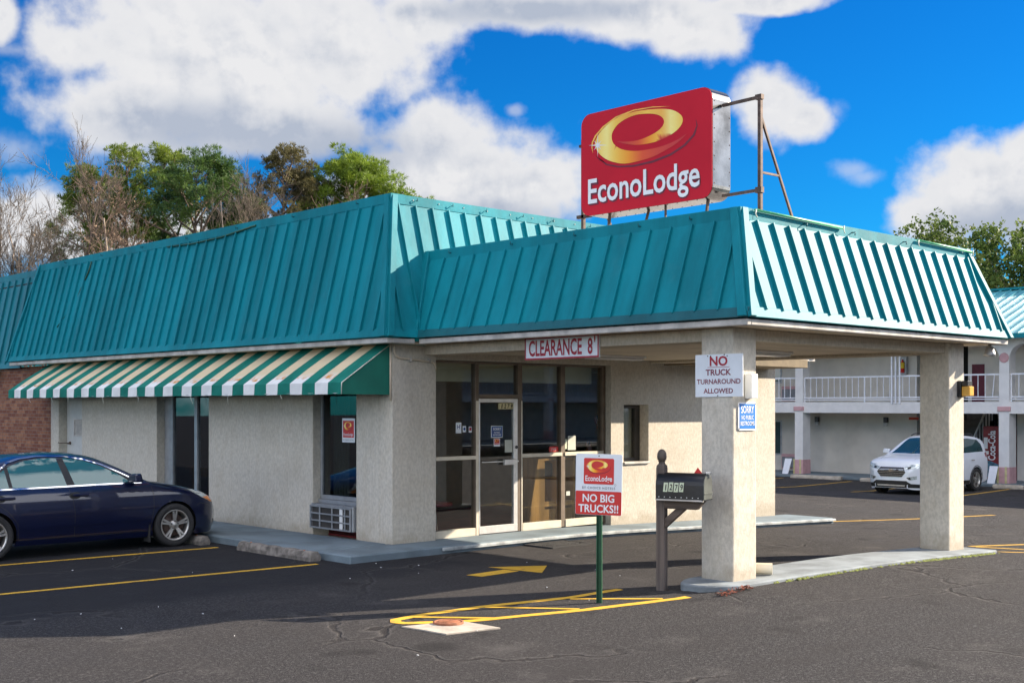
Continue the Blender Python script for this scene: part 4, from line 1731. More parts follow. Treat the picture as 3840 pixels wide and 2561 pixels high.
# clearance board on the canopy beam
t = thing('clearance_sign', 'scuffed white board with red border and letters CLEARANCE 8 feet on the canopy beam', 'sign', (.58, -2.87, 2.88))
o = Vector((.565, -2.19, 2.738))
u, v = Vector((0, -1, .003)).normalized(), Vector((0, 0, 1))
mb = MB()
mb.slabpoly([o, o + u * 1.355, o + u * 1.355 + v * .298, o + v * .298], (.025, 0, 0))
mb.build('panel', M['sign_white'], t)
mb = MB()
nn = Vector((-.004, 0, 0))
for (a, b, c, dd) in ((0, 0, 1.355, .022), (0, .276, 1.355, .298), (0, .022, .022, .276), (1.333, .022, 1.355, .276)):
    mb.add([o + u * a + v * b + nn, o + u * c + v * b + nn, o + u * c + v * dd + nn, o + u * a + v * dd + nn], [(0, 1, 2, 3)])
mb.build('border', M['red_letter'], t)
mb = MB()
mb.text('CLEARANCE', o + u * .57 + v * .052 + nn, u, v, .205, .98, .022)
mb.text('8', o + u * 1.205 + v * .052 + nn, u, v, .200, .085, .022)
mb.text("'", o + u * 1.285 + v * .075 + nn, u, v, .19, .022, .02)
mb.build('lettering', M['red_letter'], t)
mb = MB()
for a, b in ((.13, .12), (.60, .10), (.615, .14), (.86, .17), (1.22, .10), (.35, .25)):
    p = o + u * a + v * b + nn * 1.6
    mb.add([p, p + u * .035, p + u * .03 + v * .006, p + v * .01], [(0, 1, 2, 3)])
mb.build('scratches', M['frame_grey'], t)

# NO TRUCK TURNAROUND board on the near column
t = thing('truck_sign', 'white board reading NO TRUCK TURNAROUND ALLOWED on the left face of the near column', 'sign', (.55, -5.45, 2.22))
o = Vector((.545, -5.105, 2.225))
u, v = Vector((0, -1, .004)).normalized(), Vector((0, .004, 1)).normalized()
W, Hh = .678, .493
mb = MB()
mb.slabpoly([o, o + u * W, o + u * W + v * Hh, o + v * Hh], (.010, 0, 0))
mb.build('panel', M['sign_white'], t)
nn = Vector((-.003, 0, 0))
mb = MB()
mb.text('NO', o + u * W * .50 + v * Hh * .735 + nn, u, v, .108, .255, .03)
mb.add([o + u * W * a + v * Hh * b + nn for a, b in ((.265, .69), (.73, .692), (.73, .703), (.265, .701))], [(0, 1, 2, 3)])
mb.build('top_word', M['red_letter'], t)
mb = MB()
mb.text('TRUCK', o + u * W * .495 + v * Hh * .51 + nn, u, v, .068, .365, .022)
mb.text('TURNAROUND', o + u * W * .495 + v * Hh * .305 + nn, u, v, .056, .625, .014)
mb.text('ALLOWED', o + u * W * .49 + v * Hh * .085 + nn, u, v, .056, .42, .016)
mb.build('lettering', plain('dark_red_letters', (.19, .008, .03), .5, var=.05), t)
mb = MB()
for a, b in ((.27, .965), (.33, .96), (.62, .985), (.68, .955), (.48, .025)):
    mb.lathe([(0, .539), (.007, .540), (.008, .545)], (0, *(o + u * W * a + v * Hh * b)[1:]), 'x', 8)
mb.build('screws', M['ink'], t)

# restroom notice on the near column
t = thing('restroom_sign', 'blue notice with white border reading SORRY NO PUBLIC RESTROOMS on the near column', 'sign', (.85, -5.64, 1.83))
a = Vector((.645, -5.650, 1.838))
W, Hh = .345, .325


def rrect(w, h, r, k=5):
    out = []
    for cx, cy, s in ((w - r, r, -90), (w - r, h - r, 0), (r, h - r, 90), (r, r, 180)):
        out += [(cx + r * math.cos(rad(s + 90 * i / k)), cy + r * math.sin(rad(s + 90 * i / k))) for i in range(k + 1)]
    return out


mb = MB()
mb.outline(rrect(W, Hh, .03), a, X3, Z3, (0, 1, 0), .010)
mb.build('panel', M['white'], t)
mb = MB()
mb.outline([(x + .018, y + .018) for x, y in rrect(W - .036, Hh - .036, .016)], a + Vector((0, -.002, 0)), X3, Z3)
mb.build('blue_field', M['blue_sign'], t)
mb = MB()
for b, z, h, w in (('SORRY', .200, .082, .25), ('NO PUBLIC', .125, .048, .235), ('RESTROOMS', .056, .048, .272)):
    mb.text(b, a + X3 * W / 2 + Z3 * z - Y3 * .004, X3, Z3, h, w, .006)
mb.build('lettering', M['white'], t)
mb = MB()
for dx in (.02, W - .02):
    for dz in (.02, Hh - .02):
        mb.lathe([(0, -.006), (.006, -.005), (.007, 0)], a + X3 * dx + Z3 * dz, 'y', 8)
mb.build('screws', M['steel'], t)

# box light and switch plate on the near column
t = thing('wall_light', 'white box lamp with side plate on the sunny face of the near column', 'wall light', (.95, -5.64, 2.2))
mb = MB()
mb.box((.775, -5.74, 2.205), (.905, -5.637, 2.492))
mb.build('housing', M['lens'], t, bevel=.014, seg=2)
mb = MB()
mb.box((.915, -5.664, 2.235), (.995, -5.637, 2.462))
mb.build('side_plate', M['white'], t, bevel=.005)
t = thing('wall_lamp', 'black wall lamp with amber lens on the far canopy column', 'wall lamp', (6.0, -5.64, 2.24))
mb = MB()
mb.box((5.955, -5.70, 2.245), (6.125, -5.638, 2.485))
mb.box((5.965, -5.80, 2.405), (6.115, -5.70, 2.482))
mb.build('housing', M['black'], t, bevel=.01)
mb = MB()
mb.box((5.97, -5.825, 2.262), (6.112, -5.702, 2.404))
mb.build('lens', M['amber'], t, bevel=.01)
t = thing('floodlight', 'grey floodlight hanging under the far corner of the canopy eave', 'floodlight', (6.6, -5.9, 3.0))
mb = MB()
mb.lathe([(0, 0), (.05, .0), (.085, -.10), (.09, -.14), (0, -.13)], (6.55, -5.85, 2.99), n=14)
mb.build('housing', M['frame_grey'], t)
mb = MB()
mb.tube([(6.55, -5.85, 3.03), (6.55, -5.85, 2.96)], .02, 8)
mb.build('bracket', M['frame_grey'], t)
for (xa, xb, lab) in ((.86, 2.75, 'long pale green light tube along the near end of the canopy cap'), (4.65, 6.25, 'pale green light tube hanging at the far end of the canopy cap')):
    t = thing('light_tube', lab, 'light tube', (xa, ty - .07, tz))
    mb = MB()
    mb.tube([(xa, ty - .075, tz - .005), (xb, ty - .075, tz - .03)], .016, 8)
    mb.build('tube', plain('green_tube' + lab[:4].strip(), (.10, .42, .20), .4), t)
    mb = MB()
    for q in (xa, xb):
        mb.tube([(q, ty - .09, tz - .005), (q - .03, ty - .10, tz - .06), (q + .02, ty - .085, tz - .09)], .007, 5)
    mb.build('loops', M['white_piping'], t)
mb = MB()
for x in (1.9, 3.0, 4.3, 5.9):
    mb.tube([(x, ty - .04, tz - .06), (x, ty - .10, tz - .06), (x - .02, ty - .105, tz - .10)], .008, 5)
for y in (-.6, -1.9, -3.1, -4.2, -5.0):
    mb.tube([(tx0 - .04, y, tz - .06), (tx0 - .085, y, tz - .065), (tx0 - .09, y, tz - .03)], .008, 5)
mb.build('gutter_hook', M['teal_dark'], can)

# ------------------------------------------------------------------ roof sign
rs = thing('roof_sign', 'big red roof sign with gold ring logo and white lettering in a steel cabinet', 'roof sign', (1.43, -3.7, 4.28))
sx, sy, sz, SW, SH, SD = 1.255, -2.595, 4.70, 2.225, 1.385, .36
out = rrect(SW, SH, .16, 7)
U, V = -Y3, Z3
o = Vector((sx, sy, sz))
mb = MB()
N = len(out)
P0 = [o + U * a + V * b for a, b in out]
P1 = [p + X3 * SD for p in P0]
mb.add(P0 + P1, [(i, (i + 1) % N, N + (i + 1) % N, N + i) for i in range(N)] + [tuple(range(N, 2 * N))])
mb.build('cabinet', M['steel'], rs)
mb = MB()
out2 = [(a, b) for a, b in out]
P2 = [o - X3 * .012 + U * (SW / 2 + (a - SW / 2) * .997) + V * (SH / 2 + (b - SH / 2) * .996) for a, b in out2]
mb.add(P2 + [p + X3 * .012 for p in P2], [tuple(range(N))] + [(i, (i + 1) % N, N + (i + 1) % N, N + i) for i in range(N)])
face = mb.build('sign_face', M['red_sign'], rs)
logo_art(face, o - X3 * .012, U, V, SW, SH, .003)
base = o - X3 * .0145 + U * SW * .487 + V * SH * .122
mb = MB()
mb.text('EconoLodge', base + U * .014 - V * .016, U, V, .325, 1.90, .034)
mb.build('letter_shadow', M['maroon'], face)
mb = MB()
mb.text('EconoLodge', base - X3 * .003, U, V, .325, 1.90, .016)
mb.build('lettering', M['white'], face)
mb = MB()
for k in range(7):
    z = sz + .18 + .17 * k
    for x in (sx + .03, sx + SD - .02):
        mb.lathe([(0, -.006), (.008, -.004), (.009, 0)], (x, sy - SW, z), 'y', 6)
for k in range(12):
    for x in (sx + .03, sx + SD - .03):
        mb.lathe([(0, -.005), (.008, -.003), (.009, 0)], (x, sy - .2 - .16 * k, sz), 'z', 6)
mb.build('rivets', M['iron'], rs)
px = 1.42
mb = MB()
for y in (-5.405, -2.47):
    mb.bar((px, y, 4.26), (px, y, 5.88 if y < -5 else 5.80), .045, .045, up=(1, 0, 0))
mb.build('upright', M['iron'], rs)
mb = MB()
mb.bar((px, -5.405, 5.86), (px + .02, -4.83, 5.86), .035)
mb.bar((px, -5.405, 4.735), (px + .02, -4.83, 4.735), .035)
mb.bar((px, -2.40, 5.72), (px, -2.59, 5.72), .035)
mb.bar((px, -2.36, 4.74), (px, -2.62, 4.74), .045)
mb.box((px - .03, -5.44, 4.70), (px + .03, -5.35, 4.77))
mb.box((px - .03, -5.44, 5.83), (px + .03, -5.35, 5.89))
mb.build('crossbar', M['iron'], rs)
mb = MB()
for y in (-5.405, -2.47):
    mb.bar((px + .02, y, 5.62), (px + .78, y, 4.30), .028)
    mb.bar((px + .02, y, 4.95), (px + .40, y, 4.955), .024)
    mb.bar((px + .50, y, 4.43), (px + .82, y, 4.43), .03)
for y in (-2.95, -3.55, -4.6):
    mb.bar((px - .05, y, 4.27), (px - .05 if y != -3.55 else px + .05, y - (.0 if y == -3.9 else .06), 4.71), .03)
mb.bar((px - .02, -3.95, 4.27), (px - .02, -3.95, 4.71), .022)
mb.build('brace', M['iron'], rs)

# ------------------------------------------------------------------ pole sign on the painted median
t = thing('pole_sign', 'white and red NO BIG TRUCKS panel on a dark green post in the painted median', 'sign', (-1.208, -5.174, 0), (rad(.0), rad(0), rad(-58.0)), local=True)
W, Hh = .505, .655
mb = MB()
for a, b in (((-.030, -.012), (-.018, .030)), ((.018, -.012), (.030, .030)), ((-.018, .018), (.018, .030))):
    mb.box((a[0], a[1], -.05), (b[0], b[1], 1.60))
mb.build('post', M['post_green'], t, bevel=.003)
a = Vector((-W / 2 - .005, -.03, .955))
u, v = Vector((1, 0, -.022)).normalized(), Vector((.016, 0, 1)).normalized()
mb = MB()
mb.slabpoly([a + u * x + v * y for x, y in rrect(W, Hh, .015, 3)], (0, .012, 0))
pnl = mb.build('panel', M['sign_white'], t)
nn = Vector((0, -.003, 0))
mb = MB()
mb.outline([(x + .003, y + .003) for x, y in rrect(W - .006, Hh * .385, .012, 3)], a + nn, u, v)
mb.build('red_band', M['red_print'], pnl)
mb = MB()
mb.text('NO BIG', a + u * W * .50 + v * Hh * .215 + nn * 2, u, v, .082, .345, .022)
mb.text('TRUCKS!!', a + u * W * .50 + v * Hh * .045 + nn * 2, u, v, .082, .435, .022)
mb.build('big_lettering', M['white'], pnl)
mb = MB()
mb.outline([(x + W * .175, y + Hh * .505) for x, y in rrect(W * .65, Hh * .425, .015, 3)], a + nn, u, v)
rf = mb.build('red_field', M['red_print'], pnl)
logo_art(rf, a + nn + u * W * .175 + v * Hh * .505, u, v, W * .65, Hh * .425, .002)
mb = MB()
mb.text('EconoLodge', a + u * W * .50 + v * Hh * .555 + nn * 2, u, v, .058, W * .575, .018)
mb.build('lettering', M['white'], rf)
mb = MB()
mb.text('BY CHOICE HOTELS', a + u * W * .50 + v * Hh * .425 + nn * 2, u, v, .026, W * .71, .004, space=1.25)
mb.lathe([(.0085, -.033), (.0105, -.033)], a + u * W * .86 + v * Hh * .50 - Y3 * a.y, 'y', 12)
mb.build('small_print', M['grey_ink'], pnl)
mb = MB()
for q in (.03, .97):
    p = a + u * W * .5 + v * Hh * q
    mb.lathe([(0, -.006), (.006, -.005), (.008, 0)], p, 'y', 8)
mb.build('bolts', M['steel'], pnl)

# ------------------------------------------------------------------ mailbox
t = thing('mailbox', 'black mailbox numbered 1279 on a weathered wooden post with ball top', 'mailbox', (-.006, -5.05, 0), (0, 0, rad(-73.5)), local=True)
# local +x runs out along the arm, towards the street
mb = MB()
w = .05
vs = []
prof = [(.05, -.1), (.05, 1.40), (.046, 1.435), (.030, 1.455), (.027, 1.475), (.036, 1.49)]
for r, z in prof:
    vs += [(-r, -r, z), (r, -r, z), (r, r, z), (-r, r, z)]
fs = [(3, 2, 1, 0)]
for i in range(len(prof) - 1):
    for k in range(4):
        fs.append((4 * i + k, 4 * i + (k + 1) % 4, 4 * i + 4 + (k + 1) % 4, 4 * i + 4 + k))
mb.add(vs, fs)
mb.lathe([(.030, 1.488), (.050, 1.500), (.056, 1.535), (.052, 1.575), (.036, 1.608), (.014, 1.622), (0, 1.624)], n=16)
mb.build('post', M['oldwood'], t)
mb = MB()
mb.slabpoly([(-.055, -.046, .945), (.44, -.046, .945), (.53, -.046, 1.045), (-.055, -.046, 1.045)], (0, .092, 0))
mb.build('arm', M['oldwood_h'], t, bevel=.003)
mb = MB()
mb.slabpoly([(.052, -.04, .72), (.30, -.04, .943), (.18, -.04, .943), (.052, -.04, .83)], (0, .08, 0))
mb.build('brace', M['oldwood_h'], t, bevel=.003)
Lx0, Lx1, R = -.02, .54, .135
arch = [(-R, 0), (-R, .165)] + [(-R * math.cos(k * PI / 10), .165 + R * math.sin(k * PI / 10)) for k in range(1, 10)] + [(R, .165), (R, 0)]
mb = MB()
n = len(arch)
vs = [(Lx0, y, 1.058 + z) for y, z in arch] + [(Lx1, y, 1.058 + z) for y, z in arch]
mb.add(vs, [(i, i + 1, n + i + 1, n + i) for i in range(n - 1)] + [(n - 1, 0, n, 2 * n - 1), tuple(range(n))], False)
for i in range(2, n - 3):
    mb.s[i] = True
mb.build('box', M['black'], t)
mb = MB()
vs = [(Lx1 + .002, y * 1.03, 1.055 + z * 1.015) for y, z in arch] + [(Lx1 + .020, y * 1.03, 1.055 + z * 1.015) for y, z in arch]
mb.add(vs, [(i, (i + 1) % n, n + (i + 1) % n, n + i) for i in range(n)])
mb.build('door_rim', M['black'], t)
mb = MB()
vs = [(Lx1 + .015, y * .97, 1.060 + z * .985) for y, z in arch] + [(Lx1 + .024, y * .94, 1.066 + z * .97) for y, z in arch]
mb.add(vs, [(i, (i + 1) % n, n + (i + 1) % n, n + i) for i in range(n)] + [tuple(range(n, 2 * n))])
mb.box((Lx1 + .022, -R * .98, 1.125), (Lx1 + .032, R * .98, 1.140))
mb.build('door', plain('grey_enamel', (.10, .11, .10), .4, .4, var=.25), t)
mb = MB()
mb.box((Lx1 + .0, -.02, 1.345), (Lx1 + .06, .02, 1.375))
mb.box((Lx1 + .02, -.012, 1.30), (Lx1 + .04, .012, 1.345))
mb.build('latch', M['chrome'], t, bevel=.004)
mb = MB()
mb.box((Lx0, -R - .004, 1.045), (Lx1 + .015, -R + .02, 1.062))
mb.build('bottom_flange', M['fascia_grey'], t)
mb = MB()
for k in range(8):
    mb.lathe([(0, -R - .004), (.005, -R - .003), (.006, -R)], (.02 + .068 * k, 0, 1.085), 'y', 7)
mb.build('rivets', M['lens'], t)
mb = MB()
mb.slabpoly([(.37, R + .004, 1.16), (.40, R + .004, 1.16), (.405, R + .004, 1.33), (.44, R + .004, 1.345), (.385, R + .004, 1.415), (.335, R + .004, 1.345), (.365, R + .004, 1.33)], (0, .006, 0))
mb.build('flag', M['red_print'], t)
mb = MB()
q = MB()
for i, ch in enumerate('1279'):
    x = .072 + .064 * i
    z = 1.145 + .004 * (i % 2)
    sh = .012
    mb.slabpoly([(x, -R - .003, z), (x + .052, -R - .003, z), (x + .052 + sh, -R - .003, z + .105), (x + sh, -R - .003, z + .105)], (0, .002, 0))
    q.text(ch, (x + .028 + .003, -R - .005, z + .018), X3, Z3 + X3 * .12, .068, .032 if ch != '1' else .012, .022)
num = mb.build('number_tags', M['green_tag'], t)
q.build('numerals', M['ink'], num)

# ------------------------------------------------------------------ cars
def lerp_tab(tab, x):
    if x <= tab[0][0]:
        return tab[0][1]
    for (a, va), (b, vb) in zip(tab[:-1], tab[1:]):
        if x <= b:
            return va + (vb - va) * (x - a) / (b - a)
    return tab[-1][1]


def smooth_tab(tab, x, h=.07):
    return sum(lerp_tab(tab, x + d * h) * w for d, w in ((-1, .18), (-.5, .22), (0, .2), (.5, .22), (1, .18)))


class Car:
    """a lofted body; panels, glass and trim are laid on to its surface along an axis"""

    def __init__(self, root, P, paint):
        self.root, self.P = root, P
        x0, x1 = P['rear'], P['nose']
        nst = 120
        xs = []
        for i in range(nst + 1):
            q = i / nst
            xs.append(x0 + (x1 - x0) * (q - .035 * math.sin(2 * PI * q)))
        rows_side, rows_top = 18, 12
        grid = []
        for x in xs:
            zt = smooth_tab(P['top'], x)
            zb = smooth_tab(P['bot'], x)
            pl = smooth_tab(P['plan'], x)
            r = smooth_tab(P['round'], x)
            r = min(r, (zt - zb) * .55)
            zs = zt - r
            col = []
            for k in range(rows_side + 1):
                z = zb + (zs - zb) * k / rows_side
                col.append((pl - lerp_tab(P['side'], z) * 1.0, z))
            ybase = col[-1][0]
            for k in range(1, rows_top + 1):
                th = (PI / 2) * k / rows_top
                nn = P.get('sq', 2.6)
                y = ybase * math.cos(th) ** (2 / nn)
                z = zs + r * math.sin(th) ** (2 / nn)
                col.append((max(y, 0), z))
            # round off the two ends
            for e, L in ((x1, P.get('endF', .16)), (x0, P.get('endR', .14))):
                q = 1 - abs(x - e) / L
                if q > 0:
                    zm = P.get('zm', .55)
                    s = 1 - .22 * q * q
                    col = [(y * (1 - .20 * q ** 2.2), zm + (z - zm) * s) for y, z in col]
            grid.append((x, col))
        m = len(grid[0][1])
        vs = [(x, -y, z) for x, col in grid for y, z in col]
        bm = bmesh.new()
        V = [bm.verts.new(p) for p in vs]
        fl = []
        for i in range(nst):
            for k in range(m - 1):
                fl.append(bm.faces.new((V[i * m + k], V[(i + 1) * m + k], V[(i + 1) * m + k + 1], V[i * m + k + 1])))
        for k0 in (nst * m, 0):
            vc = bm.verts.new((V[k0].co.x, 0, V[k0].co.z))
            bm.faces.new([V[k0 + k] for k in range(m)] + [vc])
        # wheel arches
        for ax in P['axles']:
            c = Vector((ax, 0, P['wr']))
            R = P['arch']
            kill = [f for f in bm.faces if (Vector((f.calc_center_median().x, 0, f.calc_center_median().z)) - c).length < R and f.calc_center_median().y < -.45]
            edge = {v for f in kill for v in f.verts}
            bmesh.ops.delete(bm, geom=kill, context='FACES')
            for v in edge:
                if v.is_valid and v.link_faces:
                    d = Vector((v.co.x, 0, v.co.z)) - c
                    if d.length > 1e-4 and d.z > -.25:
                        d *= R / d.length
                        v.co.x, v.co.z = c.x + d.x, c.z + d.z
        bmesh.ops.delete(bm, geom=[v for v in bm.verts if not v.link_faces], context='VERTS')
        geom = bm.verts[:] + bm.edges[:] + bm.faces[:]
        dup = bmesh.ops.duplicate(bm, geom=geom)['geom']
        for g in dup:
            if isinstance(g, bmesh.types.BMVert):
                g.co.y = -g.co.y
        bmesh.ops.reverse_faces(bm, faces=[g for g in dup if isinstance(g, bmesh.types.BMFace)])
        bmesh.ops.remove_doubles(bm, verts=bm.verts, dist=.0015)
        bmesh.ops.recalc_face_normals(bm, faces=bm.faces)
        me = bpy.data.meshes.new('body')
        for f in bm.faces:
            f.smooth = True
        bm.to_mesh(me)
        self.bvh = BVHTree.FromBMesh(bm)
        bm.free()
        me.materials.append(paint)
        self.body = bpy.data.objects.new('body', me)
        COL.objects.link(self.body)
        self.body.parent = root
        OFF[self.body.name] = Vector((0, 0, 0))
        # dark under-body, wheel wells
        mb = MB()
        mb.box((x0 + .18, -.62, .20), (x1 - .20, .62, .60))
        for ax in P['axles']:
            for s in (-1, 1):
                R = P['arch'] + .012
                pts = [(ax + R * math.cos(a), P['wr'] + R * math.sin(a)) for a in [PI * k / 14 - .15 * (1 - 2 * k / 14) for k in range(15)]]
                ya, yb = s * (P['half'] - .055), s * .45
                n = len(pts)
                mb.add([(x, ya, z) for x, z in pts] + [(x, yb, z) for x, z in pts], [(k, k + 1, n + k + 1, n + k) for k in range(n - 1)], True)
                mb.add([(x, yb, z) for x, z in pts], [tuple(range(n))])
        mb.build('underbody', M['trim_black'], root)

    def cast(self, a, b, axis):
        if axis == 'R':
            o, d = Vector((a, -4, b)), Y3
        elif axis == 'L':
            o, d = Vector((a, 4, b)), -Y3
        elif axis == 'F':
            o, d = Vector((6, a, b)), -X3
        elif axis == 'B':
            o, d = Vector((-6, a, b)), X3
        else:
            o, d = Vector((a, b, 4)), -Z3
        h = self.bvh.ray_cast(o, d)
        return (h[0], h[1] if h[1].dot(d) < 0 else -h[1]) if h[0] is not None else (None, None)

    def panel(self, mb, poly, axis, off=.004, sub=.06):
        bm = bmesh.new()
        bm.faces.new([bm.verts.new((a, b, 0)) for a, b in poly])
        bm.normal_update()
        bmesh.ops.triangulate(bm, faces=bm.faces)
        lo = [min(p[i] for p in poly) for i in (0, 1)]
        hi = [max(p[i] for p in poly) for i in (0, 1)]
        for i in (0, 1):
            k = math.ceil(lo[i] / sub) * sub
            while k < hi[i]:
                co, no = [0, 0, 0], [0, 0, 0]
                co[i], no[i] = k, 1
                bmesh.ops.bisect_plane(bm, geom=bm.verts[:] + bm.edges[:] + bm.faces[:], plane_co=co, plane_no=no)
                k += sub
        bm.verts.index_update()
        pts, ok = [], []
        for v in bm.verts:
            p, n = self.cast(v.co.x, v.co.y, axis)
            ok.append(p is not None)
            pts.append(p + n * off if p is not None else Vector((0, 0, 0)))
        fs = [[v.index for v in f.verts] for f in bm.faces if all(ok[v.index] for v in f.verts)]
        bm.free()
        return mb.add(pts, fs, True)

    def line(self, mb, pts, w, axis, off=.004, closed=False):
        P = [Vector(p) for p in pts]
        Q = []
        for a, b in zip(P[:-1], P[1:]):
            n = max(1, int((b - a).length / .05))
            Q += [a.lerp(b, i / n) for i in range(n)]
        Q.append(P[-1])
        vs = []
        for i, p in enumerate(Q):
            d = (Q[min(i + 1, len(Q) - 1)] - Q[max(0, i - 1)]).normalized()
            nn = Vector((-d.y, d.x))
            for s in (-1, 1):
                q = p + nn * s * w / 2
                h, n = self.cast(q.x, q.y, axis)
                if h is None:
                    h, n = self.cast(p.x, p.y, axis)
                vs.append(h + n * off if h is not None else None)
        if any(v is None for v in vs):
            return mb
        return mb.add(vs, [(2 * i, 2 * i + 2, 2 * i + 3, 2 * i + 1) for i in range(len(Q) - 1)], True)


def make_wheel(root, x, y, r, w, rim_r, side, spokes=5, twin=True):
    """side: -1 for the right-hand wheel"""
    c = (x, y, r)
    mb = MB()
    s = side
    prof = [(rim_r, w * .40), (rim_r + .02, w * .48), (r - .03, w * .50), (r - .006, w * .42), (r, w * .25), (r, -w * .25), (r - .006, -w * .42), (r - .03, -w * .5), (rim_r, -w * .45)]
    mb.lathe([(a, b * s) for a, b in prof], c, 'y', 40)
    wh = mb.build('wheel', M['rubber'], root)
    mb = MB()
    yo = w * .44
    mb.lathe([(a, b * s) for a, b in [(rim_r + .004, yo + .006), (rim_r - .010, yo + .008), (rim_r - .022, yo - .010), (rim_r - .028, -.04)]], c, 'y', 40)
    for k in range(spokes):
        a0 = 2 * PI * k / spokes + PI / 2
        for da in ((-.13, .13) if twin else (0,)):
            a = a0 + da
            ai = a0 + da * .55
            hub = Vector((math.cos(ai) * .045, (yo - .02) * s, math.sin(ai) * .045)) + Vector(c)
            tip = Vector((math.cos(a) * (rim_r - .012), (yo - .006) * s, math.sin(a) * (rim_r - .012))) + Vector(c)
            mb.bar(hub, tip, .030 if twin else .055, .024, up=(0, 1, 0))
    mb.lathe([(0, (yo - .004) * s), (.040, (yo - .006) * s), (.075, (yo - .022) * s), (.075, (yo - .05) * s)], c, 'y', 20)
    mb.build('rim', M['rim'], wh)
    mb = MB()
    mb.lathe([(0, (yo - .06) * s), (rim_r * .75, (yo - .06) * s), (rim_r * .75, -.03 * s)], c, 'y', 24)
    mb.build('brake_disc', M['iron'], wh)
    mb = MB()
    for k in range(5):
        a = 2 * PI * k / 5 + PI / 2
        mb.lathe([(0, (yo + .002) * s), (.009, yo * s), (.010, (yo - .02) * s)], Vector(c) + Vector((math.cos(a) * .055, 0, math.sin(a) * .055)), 'y', 8)
    mb.build('lug_nuts', M['frame_dark'], wh)
    return wh


# ---- dark blue sedan, nose to the pavement
sed = thing('sedan', 'dark navy blue four-door sedan parked nose in beside the awning', 'car', (-3.315, 3.705, 0), (0, 0, 0), local=True)
P = dict(rear=-2.46, nose=2.27, half=.905, axles=(1.37, -1.37), wr=.326, arch=.365, zm=.52, sq=2.7, endF=.34, endR=.25,
         top=[(-2.5, .70), (-2.46, .86), (-2.40, 1.00), (-2.2, 1.05), (-1.85, 1.10), (-1.55, 1.20), (-1.15, 1.345), (-.8, 1.425), (-.35, 1.455), (0, 1.435), (.25, 1.375), (.55, 1.24), (.85, 1.085), (1.0, 1.015), (1.3, .965), (1.7, .885), (2.05, .79), (2.25, .70), (2.36, .58)],
         bot=[(-2.5, .42), (-2.3, .28), (-1.9, .19), (1.8, .17), (2.2, .17), (2.36, .18)],
         plan=[(-2.46, .76), (-2.2, .86), (-1.6, .905), (1.5, .905), (1.88, .865), (2.08, .77), (2.27, .56)],
         side=[(.15, .075), (.25, .035), (.45, .008), (.62, 0), (.80, .012), (.94, .035), (1.00, .065), (1.20, .165), (1.36, .265), (1.46, .34)],
         round=[(-2.5, .22), (-2.0, .12), (-1.5, .085), (-1.1, .10), (-.5, .115), (0, .10), (.5, .075), (.9, .06), (1.1, .10), (1.6, .14), (2.1, .20), (2.36, .22)])
c = Car(sed, P, M['navy'])
for ax in P['axles']:
    for s in (-1, 1):
        make_wheel(sed, ax, s * .795, .326, .205, .228, s)
glass_f = [(-.17, .992), (.60, 1.000), (.66, 1.015), (.50, 1.125), (.26, 1.245), (.02, 1.330), (-.18, 1.366), (-.27, 1.376)]
glass_r = [(-1.05, .985), (-.285, .990), (-.365, 1.376), (-.62, 1.374), (-.84, 1.345), (-1.02, 1.292), (-1.075, 1.262)]
glass_q = [(-1.40, .985), (-1.10, .985), (-1.125, 1.235), (-1.20, 1.19), (-1.33, 1.08)]
blackb = [(-1.43, .976), (.80, .990), (.70, 1.035), (.52, 1.132), (.27, 1.252), (.02, 1.337), (-.25, 1.380), (-.62, 1.390), (-.86, 1.362), (-1.05, 1.308), (-1.22, 1.20), (-1.36, 1.075)]
